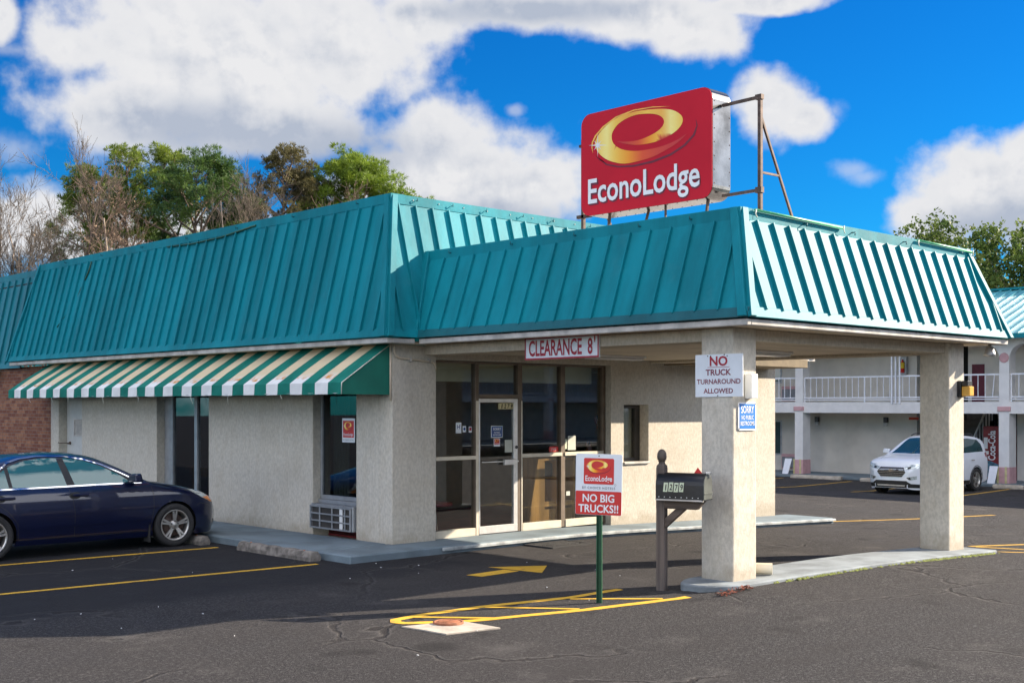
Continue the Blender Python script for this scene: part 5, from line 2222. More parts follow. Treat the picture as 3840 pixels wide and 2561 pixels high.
for sd in 'RL':
    mb = MB()
    c.panel(mb, blackb, sd, .0015, .05)
    mb.build('window_surround', M['trim_black'], sed)
    for g in (glass_f, glass_r, glass_q):
        mb = MB()
        c.panel(mb, g, sd, .004, .05)
        mb.build('side_window', M['car_glass'], sed)
    mb = MB()
    c.line(mb, [(-1.44, .968), (-.35, .976), (.25, .984), (.84, .985)], .020, sd, .008)
    c.line(mb, [(-1.45, .98), (-1.375, 1.085), (-1.24, 1.212), (-1.06, 1.322), (-.87, 1.374), (-.62, 1.402), (-.25, 1.393), (.03, 1.348), (.28, 1.264), (.53, 1.145), (.72, 1.045), (.84, .985)], .016, sd, .008)
    mb.build('chrome_strip', M['chrome'], sed)
    mb = MB()
    c.line(mb, [(.985, .93), (1.02, .80), (1.02, .60), (.99, .42), (.96, .27)], .008, sd, .0015)
    c.line(mb, [(-.275, .96), (-.215, .80), (-.19, .60), (-.19, .27)], .008, sd, .0015)
    c.line(mb, [(-1.45, .97), (-1.32, .82), (-1.12, .66), (-1.0, .50), (-.98, .27)], .008, sd, .0015)
    c.line(mb, [(-.98, .265), (.96, .265)], .008, sd, .0015)
    mb.build('door_gaps', M['trim_black'], sed)
    mb = MB()
    c.line(mb, [(-.95, .415), (-.285, .430)], .030, sd, .012)
    c.line(mb, [(-.255, .432), (.93, .462)], .030, sd, .012)
    mb.build('side_moulding', M['navy'], sed)
    mb = MB()
    sgn = -1 if sd == 'R' else 1
    for hx in (-.125, -1.18):
        q, n = c.cast(hx, .845, sd)
        mb.bar(q + n * .035 + X3 * -.10, q + n * .035 + X3 * .14, .022, .038)
        mb.bar(q + n * .0 + X3 * .12, q + n * .04 + X3 * .12, .03, .03)
        mb.bar(q + n * .0 + X3 * -.08, q + n * .04 + X3 * -.08, .03, .03)
    mb.build('door_handle', M['navy'], sed, bevel=.008)
    mb = MB()
    for hx in (-.125, -1.18):
        c.panel(mb, [(hx - .06 + .085 * math.cos(a), .845 + .05 * math.sin(a)) for a in [2 * PI * k / 14 for k in range(14)]], sd, .002, .03)
    mb.build('handle_recess', M['trim_black'], sed)
    # headlight wrapping on to the wing
    hl = [(1.86, .745), (2.30, .60), (2.32, .52), (2.22, .52), (2.02, .60), (1.90, .68)]
    mb = MB()
    c.panel(mb, [(1.62, .845), (1.85, .825), (2.02, .765), (2.16, .655), (2.17, .61), (2.0, .64), (1.82, .725)], sd, .004, .04)
    h_ = mb.build('headlight', M['lamp_clear'], sed)
    mb = MB()
    c.panel(mb, [(1.84, .722), (2.0, .645), (2.15, .615), (2.14, .65), (2.0, .725)], sd, .008, .03)
    mb.build('indicator', M['lamp_amber'], h_)
    mb = MB()
    c.panel(mb, [(-2.42, .95), (-2.12, .93), (-2.05, .82), (-2.38, .72)], sd, .004, .04)
    mb.build('tail_light', M['lamp_red'], sed)
    mb = MB()
    y0 = sgn * .90
    mb.hexa([(.60, y0, 1.00), (.78, y0, 1.00), (.76, y0 + sgn * .20, 1.005), (.64, y0 + sgn * .20, 1.005), (.62, y0, 1.12), (.74, y0, 1.13), (.73, y0 + sgn * .19, 1.135), (.645, y0 + sgn * .19, 1.13)])
    mb.build('wing_mirror', M['navy'], sed, bevel=.025, seg=2)
    mb = MB()
    mb.box((.945, sgn * .72, .10), (.965, sgn * .895, .36))
    mb.box((-1.77, sgn * .72, .12), (-1.75, sgn * .885, .34))
    mb.build('mud_flap', M['rubber'], sed)
# front and rear glass, bumper split
mb = MB()
c.panel(mb, [(.16, -.50), (.90, -.63), (.945, 0), (.90, .63), (.16, .50), (.12, 0)], 'T', .004, .06)
mb.build('windscreen', M['car_glass_d'], sed)
mb = MB()
c.panel(mb, [(-1.10, -.48), (-1.78, -.56), (-1.82, 0), (-1.78, .56), (-1.10, .48), (-1.06, 0)], 'T', .004, .06)
mb.build('rear_window', M['car_glass_d'], sed)
mb = MB()
c.panel(mb, [(-.42, .60), (.42, .60), (.36, .46), (-.36, .46)], 'F', .004, .05)
c.panel(mb, [(-.60, .34), (.60, .34), (.52, .24), (-.52, .24)], 'F', .004, .05)
mb.build('grille', M['trim_black'], sed)
mb = MB()
for sd in 'RL':
    c.line(mb, [(1.745, .60), (1.80, .64), (1.95, .60), (2.05, .56)], .010, sd, .0015)
    c.line(mb, [(1.10, .955), (1.5, .90), (1.82, .81)], .007, sd, .0015)
mb.build('bumper_gap', M['trim_black'], sed)

# ---- white SUV backed in at the far motel wing
gz = ground_z(25.2)
suv = thing('suv', 'white SUV backed in against the motel wing and half hidden by the far column', 'car', (25.05, 4.85, gz), (0, 0, PI), local=True)
P = dict(rear=-2.40, nose=2.28, half=.94, axles=(1.35, -1.35), wr=.365, arch=.41, zm=.62, sq=3.2, endF=.30, endR=.22,
         top=[(-2.42, .85), (-2.38, 1.20), (-2.28, 1.48), (-2.12, 1.66), (-1.8, 1.735), (-1.2, 1.775), (-.5, 1.78), (-.05, 1.745), (.25, 1.635), (.60, 1.43), (.92, 1.255), (1.08, 1.205), (1.5, 1.16), (1.9, 1.10), (2.12, 1.02), (2.22, .92), (2.28, .78)],
         bot=[(-2.42, .50), (-2.2, .34), (-1.8, .24), (1.8, .22), (2.1, .17), (2.28, .11)],
         plan=[(-2.40, .84), (-2.1, .92), (-1.5, .94), (1.4, .94), (1.8, .92), (2.08, .85), (2.28, .70)],
         side=[(.2, .06), (.32, .02), (.55, .01), (.80, 0), (1.02, .012), (1.15, .04), (1.23, .07), (1.42, .13), (1.62, .21), (1.78, .29)],
         round=[(-2.4, .20), (-2.0, .13), (-1.2, .11), (-.3, .11), (.3, .09), (.9, .07), (1.1, .10), (1.6, .13), (2.0, .17), (2.28, .2)])
c = Car(suv, P, M['pearl'])
for ax in P['axles']:
    for s in (-1, 1):
        make_wheel(suv, ax, s * .825, .365, .225, .245, s, 5, True)
for sd in 'RL':
    mb = MB()
    c.panel(mb, [(-1.95, 1.24), (.80, 1.20), (.62, 1.31), (.30, 1.50), (.02, 1.615), (-.3, 1.66), (-1.2, 1.66), (-1.75, 1.61), (-1.92, 1.48)], sd, .004, .06)
    mb.build('side_window', M['car_glass_d'], suv)
    mb = MB()
    c.line(mb, [(1.0, 1.08), (1.02, .75), (.98, .36)], .01, sd, .0015)
    c.line(mb, [(-.15, 1.12), (-.15, .36)], .01, sd, .0015)
    c.line(mb, [(-1.2, 1.12), (-1.0, .75), (-.95, .36)], .01, sd, .0015)
    mb.build('door_gaps', M['trim_black'], suv)
    mb = MB()
    c.panel(mb, [(-.92, .24), (.92, .24), (.92, .37), (-.92, .37)], sd, .006, .06)
    mb.build('sill_cladding', M['trim_black'], suv)
    mb = MB()
    for ax in P['axles']:
        pts = [(ax + .43 * math.cos(a), .365 + .43 * math.sin(a)) for a in [PI * k / 20 for k in range(21)]]
        c.line(mb, pts, .05, sd, .006)
    mb.build('arch_trim', M['trim_black'], suv)
    sgn = -1 if sd == 'R' else 1
    mb = MB()
    c.panel(mb, [(-2.36, 1.22), (-2.0, 1.19), (-2.02, 1.06), (-2.36, 1.02)], sd, .005, .05)
    mb.build('tail_light', M['lamp_red'], suv)
    mb = MB()
    c.panel(mb, [(1.60, 1.03), (2.02, .98), (2.18, .92), (2.2, .82), (2.0, .86), (1.75, .94)], sd, .005, .04)
    mb.build('headlight_side', M['lamp_clear'], suv)
    mb = MB()
    y0 = sgn * .93
    mb.hexa([(.62, y0, 1.20), (.78, y0, 1.20), (.77, y0 + sgn * .22, 1.21), (.66, y0 + sgn * .22, 1.21), (.63, y0, 1.34), (.76, y0, 1.34), (.75, y0 + sgn * .20, 1.35), (.67, y0 + sgn * .20, 1.35)])
    mb.build('wing_mirror', M['pearl'], suv, bevel=.03, seg=2)
    mb = MB()
    mb.tube([(-1.75, sgn * .60, 1.75), (-1.6, sgn * .62, 1.80), (-.3, sgn * .62, 1.81), (-.05, sgn * .60, 1.76)], .018, 8)
    mb.build('roof_rail', M['trim_black'], suv)
    mb = MB()
    for hx in (.0, -1.05):
        q, n = c.cast(hx, .99, sd)
        mb.bar(q + n * .03 - X3 * .1, q + n * .03 + X3 * .1, .025, .035)
    mb.build('door_handle', M['chrome'], suv, bevel=.006)
for s in (-1, 1):
    mb = MB()
    c.panel(mb, [(s * .40, .855), (s * .82, .965), (s * .76, .83), (s * .46, .775)], 'F', .006, .04)
    h_ = mb.build('headlight', M['lamp_clear'], suv)
    mb = MB()
    c.panel(mb, [(s * .50, .85), (s * .60, .875), (s * .61, .82), (s * .52, .80)], 'F', .010, .03)
    mb.build('lamp_bowl', M['trim_black'], h_)
    mb = MB()
    c.panel(mb, [(s * .50, .555), (s * .76, .60), (s * .76, .50), (s * .60, .475)], 'F', .006, .04)
    fo = mb.build('fog_lamp', M['lamp_clear'], suv)
    mb = MB()
    c.panel(mb, [(s * .50, .545), (s * .60, .565), (s * .62, .49), (s * .58, .48)], 'F', .009, .03)
    mb.build('fog_recess', M['trim_black'], fo)
gr = [(-.47, .70), (-.38, .85), (.38, .85), (.47, .70), (.35, .565), (-.35, .565)]
mb = MB()
c.panel(mb, gr, 'F', .006, .05)
g_ = mb.build('grille', M['trim_black'], suv)
mb = MB()
for z, w in ((.84, .37), (.79, .41), (.735, .44), (.68, .44), (.625, .40), (.572, .35)):
    c.line(mb, [(-w, z), (0, z), (w, z)], .018, 'F', .014)
mb.build('grille_bars', plain('smoked_chrome', (.30, .32, .35), .25, .9), g_)
mb = MB()
q, n = c.cast(0, .76, 'F')
pts = []
for k in range(24):
    a = 2 * PI * k / 24
    for r in (1, .78):
        pts.append((q.x + .022, math.cos(a) * .075 * r, q.z + math.sin(a) * .042 * r))
mb.add(pts, [(2 * k, (2 * k + 2) % 48, (2 * k + 3) % 48, 2 * k + 1) for k in range(24)])
for y in (-.025, .025):
    mb.bar((q.x + .022, y - .010, q.z - .032), (q.x + .022, y + .010, q.z + .032), .014)
mb.bar((q.x + .022, -.025, q.z - .008), (q.x + .022, .025, q.z + .008), .012)
mb.build('emblem', M['chrome'], g_)
mb = MB()
c.panel(mb, [(-.90, .24), (.90, .24), (.90, .345), (.62, .365), (.50, .45), (-.50, .45), (-.62, .365), (-.90, .345)], 'F', .005, .05)
mb.build('lower_bumper', M['trim_black'], suv)
mb = MB()
c.panel(mb, [(-.44, .285), (.44, .285), (.46, .325), (-.46, .325)], 'F', .012, .05)
mb.build('skid_plate', M['alu'], suv)
mb = MB()
c.panel(mb, [(.12, -.56), (.28, -.60), (.98, -.72), (1.03, 0), (.98, .72), (.28, .60), (.12, .56), (.06, 0)], 'T', .004, .06)
mb.build('windscreen', M['car_glass_d'], suv)
mb = MB()
c.line(mb, [(1.10, -.70), (1.5, -.66), (1.9, -.56)], .01, 'T', .0015)
c.line(mb, [(1.10, .70), (1.5, .66), (1.9, .56)], .01, 'T', .0015)
mb.build('bonnet_gap', M['trim_black'], suv)

# ------------------------------------------------------------------ two-storey motel wings
def motel_wing(root, x_a, x_b, cols, detail=True, roof='teal_roof2'):
    """local frame: facade columns stand on y = 0, x along the building, z = 0 on the walkway"""
    SL, ST, EV = 2.36, 2.76, 5.00
    WY = 1.9
    mb = MB()
    mb.box((x_a, .02, SL), (x_b, WY + .2, ST))
    mb.build('balcony_slab', M['motel_col'], root)
    # walls
    mb = MB()
    br = (-.1, 3.7) if detail else (99, 99)
    if detail:
        mb.box((x_a, WY, 0), (br[0], WY + .2, SL - .01))
        mb.box((br[1], WY, 0), (x_b, WY + .2, SL - .01))
        mb.box((x_a, WY, ST), (-.1, WY + .2, 5.1))
        mb.box((1.9, WY, ST), (x_b, WY + .2, 5.1))
        mb.box((-.1, 4.2, 0), (3.7, 4.3, 5.1))
        mb.box((-.3, WY + .2, 0), (-.1, 4.2, 5.1))
        mb.box((3.7, WY + .2, 0), (3.9, 4.2, 5.1))
    else:
        mb.box((x_a, WY, 0), (x_b, WY + .2, 5.1))
    mb.build('wall', M['stucco2'], root)
    # columns with pink plinths and capitals
    for x in cols:
        mb = MB()
        mb.box((x - .18, 0, .55), (x + .18, .52, SL + .08))
        mb.box((x - .17, .012, SL + .24), (x + .17, .50, 4.95))
        c_ = mb.build('column', M['motel_col'], root)
        mb = MB()
        mb.box((x - .19, -.012, -.1), (x + .19, .532, .55))
        mb.box((x - .22, -.04, SL + .08), (x + .22, .54, SL + .24))
        mb.build('pink_band', M['pink'], c_, bevel=.01)
        if detail:
            mb = MB()
            mb.lathe([(0, -.03), (.07, -.028), (.10, -.02), (.13, -.03), (.16, -.02), (.17, .0)], (x, .0, 4.25), 'y', 20)
            mb.build('medallion', M['pink'], c_)
    # arched fascia under the roof
    mb = MB()
    cs = sorted(cols)
    ends = [x_a] + cs + [x_b]
    for a, b in zip(ends[:-1], ends[1:]):
        a2, b2 = a + (.17 if a in cs else 0), b - (.17 if b in cs else 0)
        mb.box((a2, .02, 4.72), (b2, .40, 4.95))
        for s, e in ((1, a2), (-1, b2)):
            r = .50
            pts = [(e, .02, 4.719)] + [(e + s * (r - r * math.sin(t)), .02, 4.719 - r + r * math.cos(t)) for t in [PI / 2 * k / 8 for k in range(9)]][::-1]
            mb.slabpoly(pts, (0, .38, 0))
    mb.box((x_a, -.50, 4.952), (x_b, WY, 4.99))
    mb.build('arcade', M['motel_col'], root)
    # roof
    mb = MB()
    y0, z0, y1, z1 = -.75, 5.0, 4.9, 7.02
    mb.add([(x_a, y0, z0), (x_b, y0, z0), (x_b, y1, z1), (x_a, y1, z1)], [(0, 1, 2, 3)])
    mb.add([(x_a, y1, z1), (x_b, y1, z1), (x_b, 2 * y1 - y0, z0), (x_a, 2 * y1 - y0, z0)], [(0, 1, 2, 3)])
    sl = Vector((0, y1 - y0, z1 - z0)).normalized()
    nn = Vector((0, -sl.z, sl.y))
    x = x_a + .1
    while x < x_b and detail:
        p, q = Vector((x, y0, z0)) + sl * .03, Vector((x, y1, z1)) - sl * .15
        mb.hexa([p - X3 * .02, p + X3 * .02, q + X3 * .02, q - X3 * .02, p - X3 * .02 + nn * .05, p + X3 * .02 + nn * .05, q + X3 * .02 + nn * .05, q - X3 * .02 + nn * .05])
        x += .38
    mb.build('roof', M[roof], root)
    mb = MB()
    mb.box((x_a, y0 - .03, 4.86), (x_b, y0 + .05, 5.02))
    mb.box((x_a, y1 - .22, z1 - .03), (x_b, y1 + .22, z1 + .05))
    mb.build('roof_trim', M['teal' if detail else 'frame_dark'], root)
    # railings, one per bay
    for a, b in zip(ends[:-1], ends[1:]):
        a2, b2 = a + (.2 if a in cs else 0), b - (.2 if b in cs else 0)
        mb = MB()
        for z, w in ((3.70, .05), (2.93, .04), (2.85, .03)):
            mb.bar((a2, .12, z), (b2, .12, z), .045, w)
        n = int((b2 - a2) / .255)
        rnd = random.Random(int(a * 10) + 7)
        for i in range(1, n):
            x = a2 + (b2 - a2) * i / n
            k = .07 if detail and rnd.random() < .06 else 0
            mb.bar((x, .12, 2.93), (x + k, .12, 3.70), .022, .022)
        for i in range(0, n + 1, 10):
            x = a2 + (b2 - a2) * i / n
            mb.bar((x, .12, ST - .05), (x, .12, 3.70), .04, .04)
        mb.build('railing', M['white_board'], root)


wing = thing('motel_wing', 'two-storey motel wing with white balcony railing and pale teal roof behind the SUV', 'building', (29.6, 8.6, -.5), (0, 0, rad(-90)), local=True)
motel_wing(wing, -26, 30, [-12, -4, 4.1, 12.2, 20.3, -20])
mb = MB()
mb.box((-.05, 1.95, .02), (1.89, 4.1, 2.3))
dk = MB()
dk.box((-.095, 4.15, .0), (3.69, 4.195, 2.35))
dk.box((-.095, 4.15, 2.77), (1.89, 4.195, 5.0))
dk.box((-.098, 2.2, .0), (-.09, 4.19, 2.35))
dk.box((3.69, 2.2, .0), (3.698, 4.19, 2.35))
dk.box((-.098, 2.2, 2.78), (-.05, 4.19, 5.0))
dk.build('breezeway', M['dark'], wing)  # dark sheets over the inner walls stand in for the passage's shade
mb = MB()
for a, b in ((2.05, 2.52),):
    mb.box((a, 1.885, 2.77), (b, 1.899, 4.12))
mb.build('door', M['wine_door'], wing)
for (x, z0, h) in ((-6.6, .62, 1.42), (-6.6, 3.55, 1.3), (6.3, .62, 1.4)):
    mb = MB()
    mb.box((x - .55, 1.87, z0), (x + .55, 1.899, z0 + h))
    w = mb.build('window', M['frame_grey'], wing)
    mb = MB()
    mb.box((x - .49, 1.860, z0 + .06), (x + .49, 1.869, z0 + h - .06))
    mb.build('pane', M['car_glass_d'], w)
for (x, z0) in ((-5.55, .07), (-5.55, 2.82), (6.0, .07)):
    mb = MB()
    mb.box((x - .50, 1.86, z0), (x + .42, 1.899, z0 + .60))
    s = mb.build('pink_surround', M['pink'], wing)
    mb = MB()
    mb.box((x - .42, 1.78, z0 + .05), (x + .34, 1.859, z0 + .48))
    g = mb.build('room_unit', plain('grey_grille%d' % int(z0 * 10 + x * 3), (.17, .18, .20), .6), s)
    mb = MB()
    for k in range(9):
        mb.box((x - .40, 1.772, z0 + .08 + .043 * k), (x + .32, 1.779, z0 + .095 + .043 * k))
    mb.build('slats', M['frame_grey'], g)
mb = MB()
mb.box((-.42, 1.885, 2.10), (-.02, 1.898, 2.20))
mb.box((4.05, 1.885, 2.05), (4.45, 1.898, 2.15))
mb.build('room_plate', plain('orange_plate', (.50, .05, .02), .5), wing)
for x in (-4.21, -3.93, 3.89, 4.17):
    mb = MB()
    mb.box((x - .035 + .07 * 0, -.02, -.09), (x + .035, .015, .56))
    mb.build('corner_strip', plain('pale_yellow%d' % int(x * 100), (.55, .50, .25), .7), wing)
mb = MB()
for x in (-.05, .10, .26):
    mb.bar((x, -.02, 2.70), (x, -.02, 4.95), .045, .045)
mb.build('downpipes', M['white_board'], wing)
# stairs in the breezeway
stairs = MB()
for k in range(9):
    stairs.box((1.0, 3.9 - .25 * k - .27, .0 + .26 * (8 - k)), (2.0, 3.9 - .25 * k, .26 * (9 - k)))
stairs.build('stairs', M['frame_dark'], wing)
rl = MB()
for k in range(9):
    y = 3.8 - .25 * k
    z = .26 * (9 - k)
    rl.bar((2.03, y, z), (2.03, y, z + .9), .025)
rl.bar((2.03, 3.85, 2.34 + .95), (2.03, 1.75, .28 + .85), .05)
rl.bar((2.03, 1.72, .0), (2.03, 1.72, 1.2), .06)
for k in range(9):
    rl.bar((1.1 + .13 * k, 4.08, 1.35), (1.1 + .13 * k, 4.08, 2.33), .03)
rl.bar((1.05, 4.08, 1.33), (2.25, 4.08, 1.33), .05)
rl.build('stair_railing', M['motel_col'], wing)

# walkway of the wing
mb = MB()
mb.add([(28.75, -22, -.50), (31.6, -22, -.50), (31.6, 36, -.50), (28.75, 36, -.50), (28.75, -22, -.72), (28.75, 36, -.72)], [(0, 1, 2, 3), (0, 3, 5, 4)])
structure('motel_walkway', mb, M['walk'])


def W(x, y, z):
    """from the wing's own frame to the world"""
    return Vector((29.6 + y, 8.6 - x, -.5 + z))


def wing_thing(name, lab, cat, x, y, z, group=None):
    t = thing(name, lab, cat, W(x, y, z), (0, 0, rad(-90)), group, local=True)
    return t


for x, lab in ((-4.36, 'dark wall lamp with white lens on the motel wall beside the left pink based column'), (-1.34, 'dark wall lamp with white lens on the motel wall above the white SUV')):
    t = wing_thing('wall_lamp', lab, 'wall lamp', x, 1.9, 1.85, 'wall lamps under the motel balcony')
    mb = MB()
    mb.box((-.09, -.12, .14), (.09, -.005, .34))
    mb.build('housing', M['black'], t, bevel=.02)
    mb = MB()
    mb.box((-.08, -.13, .0), (.08, -.01, .135))
    mb.build('lens', plain('cloudy_lens' + lab[-4:].strip(), (.5, .47, .45), .4), t, bevel=.02)
t = wing_thing('fire_extinguisher', 'red fire extinguisher with yellow label in a wall case on the motel balcony', 'fire extinguisher', -.58, 1.9, 3.85)
mb = MB()
mb.box((-.14, -.16, -.05), (.14, -.004, .62))
mb.build('case', M['frame_grey'], t, bevel=.01)
mb = MB()
mb.lathe([(0, .0), (.075, .0), (.075, .34), (.05, .42), (.02, .44), (.02, .50), (0, .5)], (0, -.20, .02), n=16)
mb.build('cylinder', M['red_print'], t)
mb = MB()
mb.lathe([(.0765, .16), (.0765, .38)], (0, -.20, .02), n=16)
mb.build('yellow_label', plain('yellow_label', (.65, .45, .02), .5), t)
t = wing_thing('vending_machine', 'red drinks vending machine with white script and icy blue base in the motel breezeway', 'vending machine', 3.05, 2.05, .05)
mb = MB()
mb.box((-.48, -.40, .0), (.48, .40, 1.85))
mb.build('cabinet', M['vending'], t, bevel=.02)
mb = MB()
mb.add([(-.46, -.405, .05), (.46, -.405, .05), (.46, -.405, .42), (.1, -.405, .50), (-.2, -.405, .62), (-.46, -.405, .64)], [tuple(range(6))])
mb.build('ice_print', M['vend_blue'], t)
mb = MB()
mb.text('Coca-Cola', (-.02, -.41, 1.17), Z3, -X3, .26, 1.05, .02)
mb.build('script', M['white'], t)
mb = MB()
mb.box((-.44, -.412, 1.05), (-.30, -.402, 1.45))
mb.box((-.44, -.415, .85), (-.26, -.402, .97))
mb.build('coin_panel', M['lens'], t)
for x, lab, ln in ((-4.42, 'white board leaning by the foot of the left motel column', .18), (3.78, 'white board leaning by the foot of the motel column nearest the picture edge', -.12)):
    t = wing_thing('leaning_board', lab, 'board', x, -.35, -.1, 'white boards at the motel columns')
    mb = MB()
    mb.hexa([(-.12, -.02, -.01), (.13, -.02, -.01), (.13, .02, -.01), (-.12, .02, -.01), (-.12 - ln * .0, .22, .68), (.13 + abs(ln) * .3, .22, .68), (.13 + abs(ln) * .3, .26, .68), (-.12, .26, .68)])
    mb.build('board', M['white_board'], t, bevel=.004)
    mb = MB()
    mb.box((-.11, -.024, .02), (.12, -.0205, .05))
    mb.build('bottom_batten', M['fascia_grey'], t)

# wing across the street side of the lot, behind the photographer: the entrance glass mirrors it
w2_ = thing('mirrored_wing', 'two-storey motel wing with balcony across the lot mirrored dimly in the entrance glass', 'building', (20, -40, 0), (0, 0, PI), local=True)
motel_wing(w2_, -40, 30, [-32, -24, -16, -8, 0, 8, 16, 24], False, 'frame_dark')
mb = MB()
mb.box((-40, -6.0, -.05), (30, 1.9, .0))
mb.build('walkway', M['walk'], w2_)

# ------------------------------------------------------------------ trees
def rvec(r):
    while True:
        v = Vector((r.uniform(-1, 1), r.uniform(-1, 1), r.uniform(-1, 1)))
        if .05 < v.length < 1:
            return v.normalized()


def tuft(mb, p, r, n, L, w, up=.35, d0=None):
    """a spray of needles round a shoot tip"""
    for _ in range(n):
        d = rvec(r) + Vector((0, 0, up))
        if d0 is not None:
            d += d0 * .8
        d.normalize()
        s = d.cross(rvec(r)).normalized() * w
        l = L * r.uniform(.6, 1.1)
        b = p + d * .03
        mb.v += [b - s * .5, b + d * l * .55 + s, b + d * l, b + d * l * .5 - s]
        o = len(mb.v) - 4
        mb.f.append([o, o + 1, o + 2, o + 3])
        mb.s.append(False)
        mb.mi.append(0)


def limb(mb, a, d, L, r0, r, n=5, droop=.0, k=5, wob=.18):
    pts, rr = [Vector(a)], [r0]
    p = Vector(a)
    d = Vector(d).normalized()
    for i in range(n):
        d = (d + rvec(r) * wob + Vector((0, 0, droop))).normalized()
        p = p + d * L / n
        pts.append(p.copy())
        rr.append(max(r0 * (1 - (i + 1) / n * .8), .006))
    mb.tube(pts, rr, k, cap=False)
    return pts, d


def pine(label, base, H, R, crown_from, seed, leaf, dens=1.0, shape='round', lean=(0, 0), clump=1.0, sub=5, trunk_mat='bark'):
    r = random.Random(seed)
    t = thing('pine_tree', label, 'tree', base, local=True, group='pines and trees behind the office')
    wood, fol = MB(), MB()
    pts = []
    n = 10
    for i in range(n + 1):
        q = i / n
        pts.append(Vector((lean[0] * q * q + r.uniform(-.10, .10), lean[1] * q * q + r.uniform(-.10, .10), H * .97 * q)))
    wood.tube(pts, [max(.03, (.020 * H) * (1 - .92 * i / n)) for i in range(n + 1)], 8, cap=False)
    nl = int(44 * dens)
    for i in range(nl):
        q = crown_from + (1 - crown_from) * ((i + r.random()) / nl)
        k = q * n
        a = pts[min(int(k), n - 1)].lerp(pts[min(int(k) + 1, n)], k - int(k))
        s = (q - crown_from) / (1 - crown_from)
        if shape == 'round':
            rad_ = R * math.sqrt(max(.02, 1 - (2 * s - .85) ** 2 / 1.5)) * (1 - .25 * s)
        elif shape == 'cone':
            rad_ = R * (1.05 - .85 * s)
        else:
            rad_ = R * (.45 + .55 * math.sin(PI * min(1, s * 1.05)))
        rad_ *= r.uniform(.55, 1.1)
        az = i * 2.4 + r.uniform(-.5, .5)
        el = -.1 + .9 * s + r.uniform(-.2, .3)
        d = Vector((math.cos(az) * math.cos(el), math.sin(az) * math.cos(el), math.sin(el)))
        lp, ld = limb(wood, a, d, rad_, .012 * H * (1 - .8 * q) + .012, r, 5, .05, 4)
        for j in (3, 4, 5):
            for m in range(2 if j < 5 else 1):
                c0 = lp[j]
                if j < 5:
                    d2 = (ld * .4 + rvec(r) + Z3 * .3).normalized()
                    sp, sd = limb(wood, c0, d2, r.uniform(.35, .9) * clump, .016, r, 2, .05, 3)
                    c0 = sp[-1]
                rp = r.uniform(.28, .50) * clump
                for _ in range(int(sub * 3.2)):
                    q = rvec(r)
                    tuft(fol, c0 + Vector((q.x * rp, q.y * rp, q.z * rp * .55)) * r.random() ** .4, r, 15, .23 * clump, .015, .45, q)
    wood.build('trunk', M[trunk_mat], t, world=False)
    fol.build('crown', M[leaf], t, world=False)
    return t


def branch(mb, a, d, L, r0, r, depth, wob, spread, kids, up):
    n = 4 if depth > 1 else 3
    pts, dd = limb(mb, a, d, L, r0, r, n, up, 5 if depth > 2 else 3, wob)
    if depth == 0:
        return
    for i in range(kids if depth > 1 else kids + 1):
        q = r.uniform(.30, 1.0)
        k = q * n
        p = pts[min(int(k), n - 1)].lerp(pts[min(int(k) + 1, n)], k - int(k))
        v = (d.normalized() if isinstance(d, Vector) else Vector(d).normalized())
        nd = (v + rvec(r) * (.55 + spread * .6) + Z3 * up * 1.2).normalized()
        branch(mb, p, nd, L * r.uniform(.40, .80), max(.005, r0 * (1 - .62 * q) * .75), r, depth - 1, wob, spread, kids, up)


def bare(label, base, H, seed, stems=1, spread=.55, kids=5, depth=4, up=.10, mat='bark', twig='twig', r0=None, leaves=0, fan=.25):
    r = random.Random(seed)
    t = thing('bare_tree', label, 'tree', base, local=True, group='pines and trees behind the office')
    wood = MB()
    tw = MB()
    for s in range(stems):
        lean = Vector((r.uniform(-fan, fan), r.uniform(-fan, fan), 1)).normalized() if stems > 1 else Vector((r.uniform(-.04, .04), r.uniform(-.04, .04), 1))
        h = H * r.uniform(.82, .98) if s else H * .97
        pts, dd = limb(wood, (r.uniform(-.3, .3) * (stems > 1), r.uniform(-.3, .3) * (stems > 1), 0), lean, h, r0 or (.011 * H + .02), r, 9, .02, 7, .07)
        for i in range(int(19 / (stems ** .45))):
            q = r.uniform(.22, .99)
            k = q * 9
            p = pts[min(int(k), 8)].lerp(pts[min(int(k) + 1, 9)], k - int(k))
            az = r.uniform(0, 6.28)
            nd = Vector((math.cos(az) * spread * 1.5, math.sin(az) * spread * 1.5, .55 + .6 * q)).normalized()
            branch(tw, p, nd, H * r.uniform(.16, .30) * (1.15 - .6 * q), max(.010, (r0 or .011 * H) * (1.05 - .85 * q) * .5), r, depth - 1, .11, spread, kids - 1, up)
    wood.build('trunk', M[mat], t, world=False)
    tw.build('crown', M[twig], t, world=False)
    if leaves:
        lf = MB()
        for _ in range(leaves):
            p = tw.v[r.randrange(len(tw.v))]
            s = r.uniform(.04, .10)
            d = rvec(r) * s
            e = d.cross(rvec(r))
            e = e.normalized() * s * .7 if e.length > 1e-5 else Vector((s, 0, 0))
            lf.add([p, p + d * .5 + e * .5, p + d, p + d * .5 - e * .5], [(0, 1, 2, 3)])
        lf.build('last_leaves', M['dry_leaf'], t, world=False)
    return t


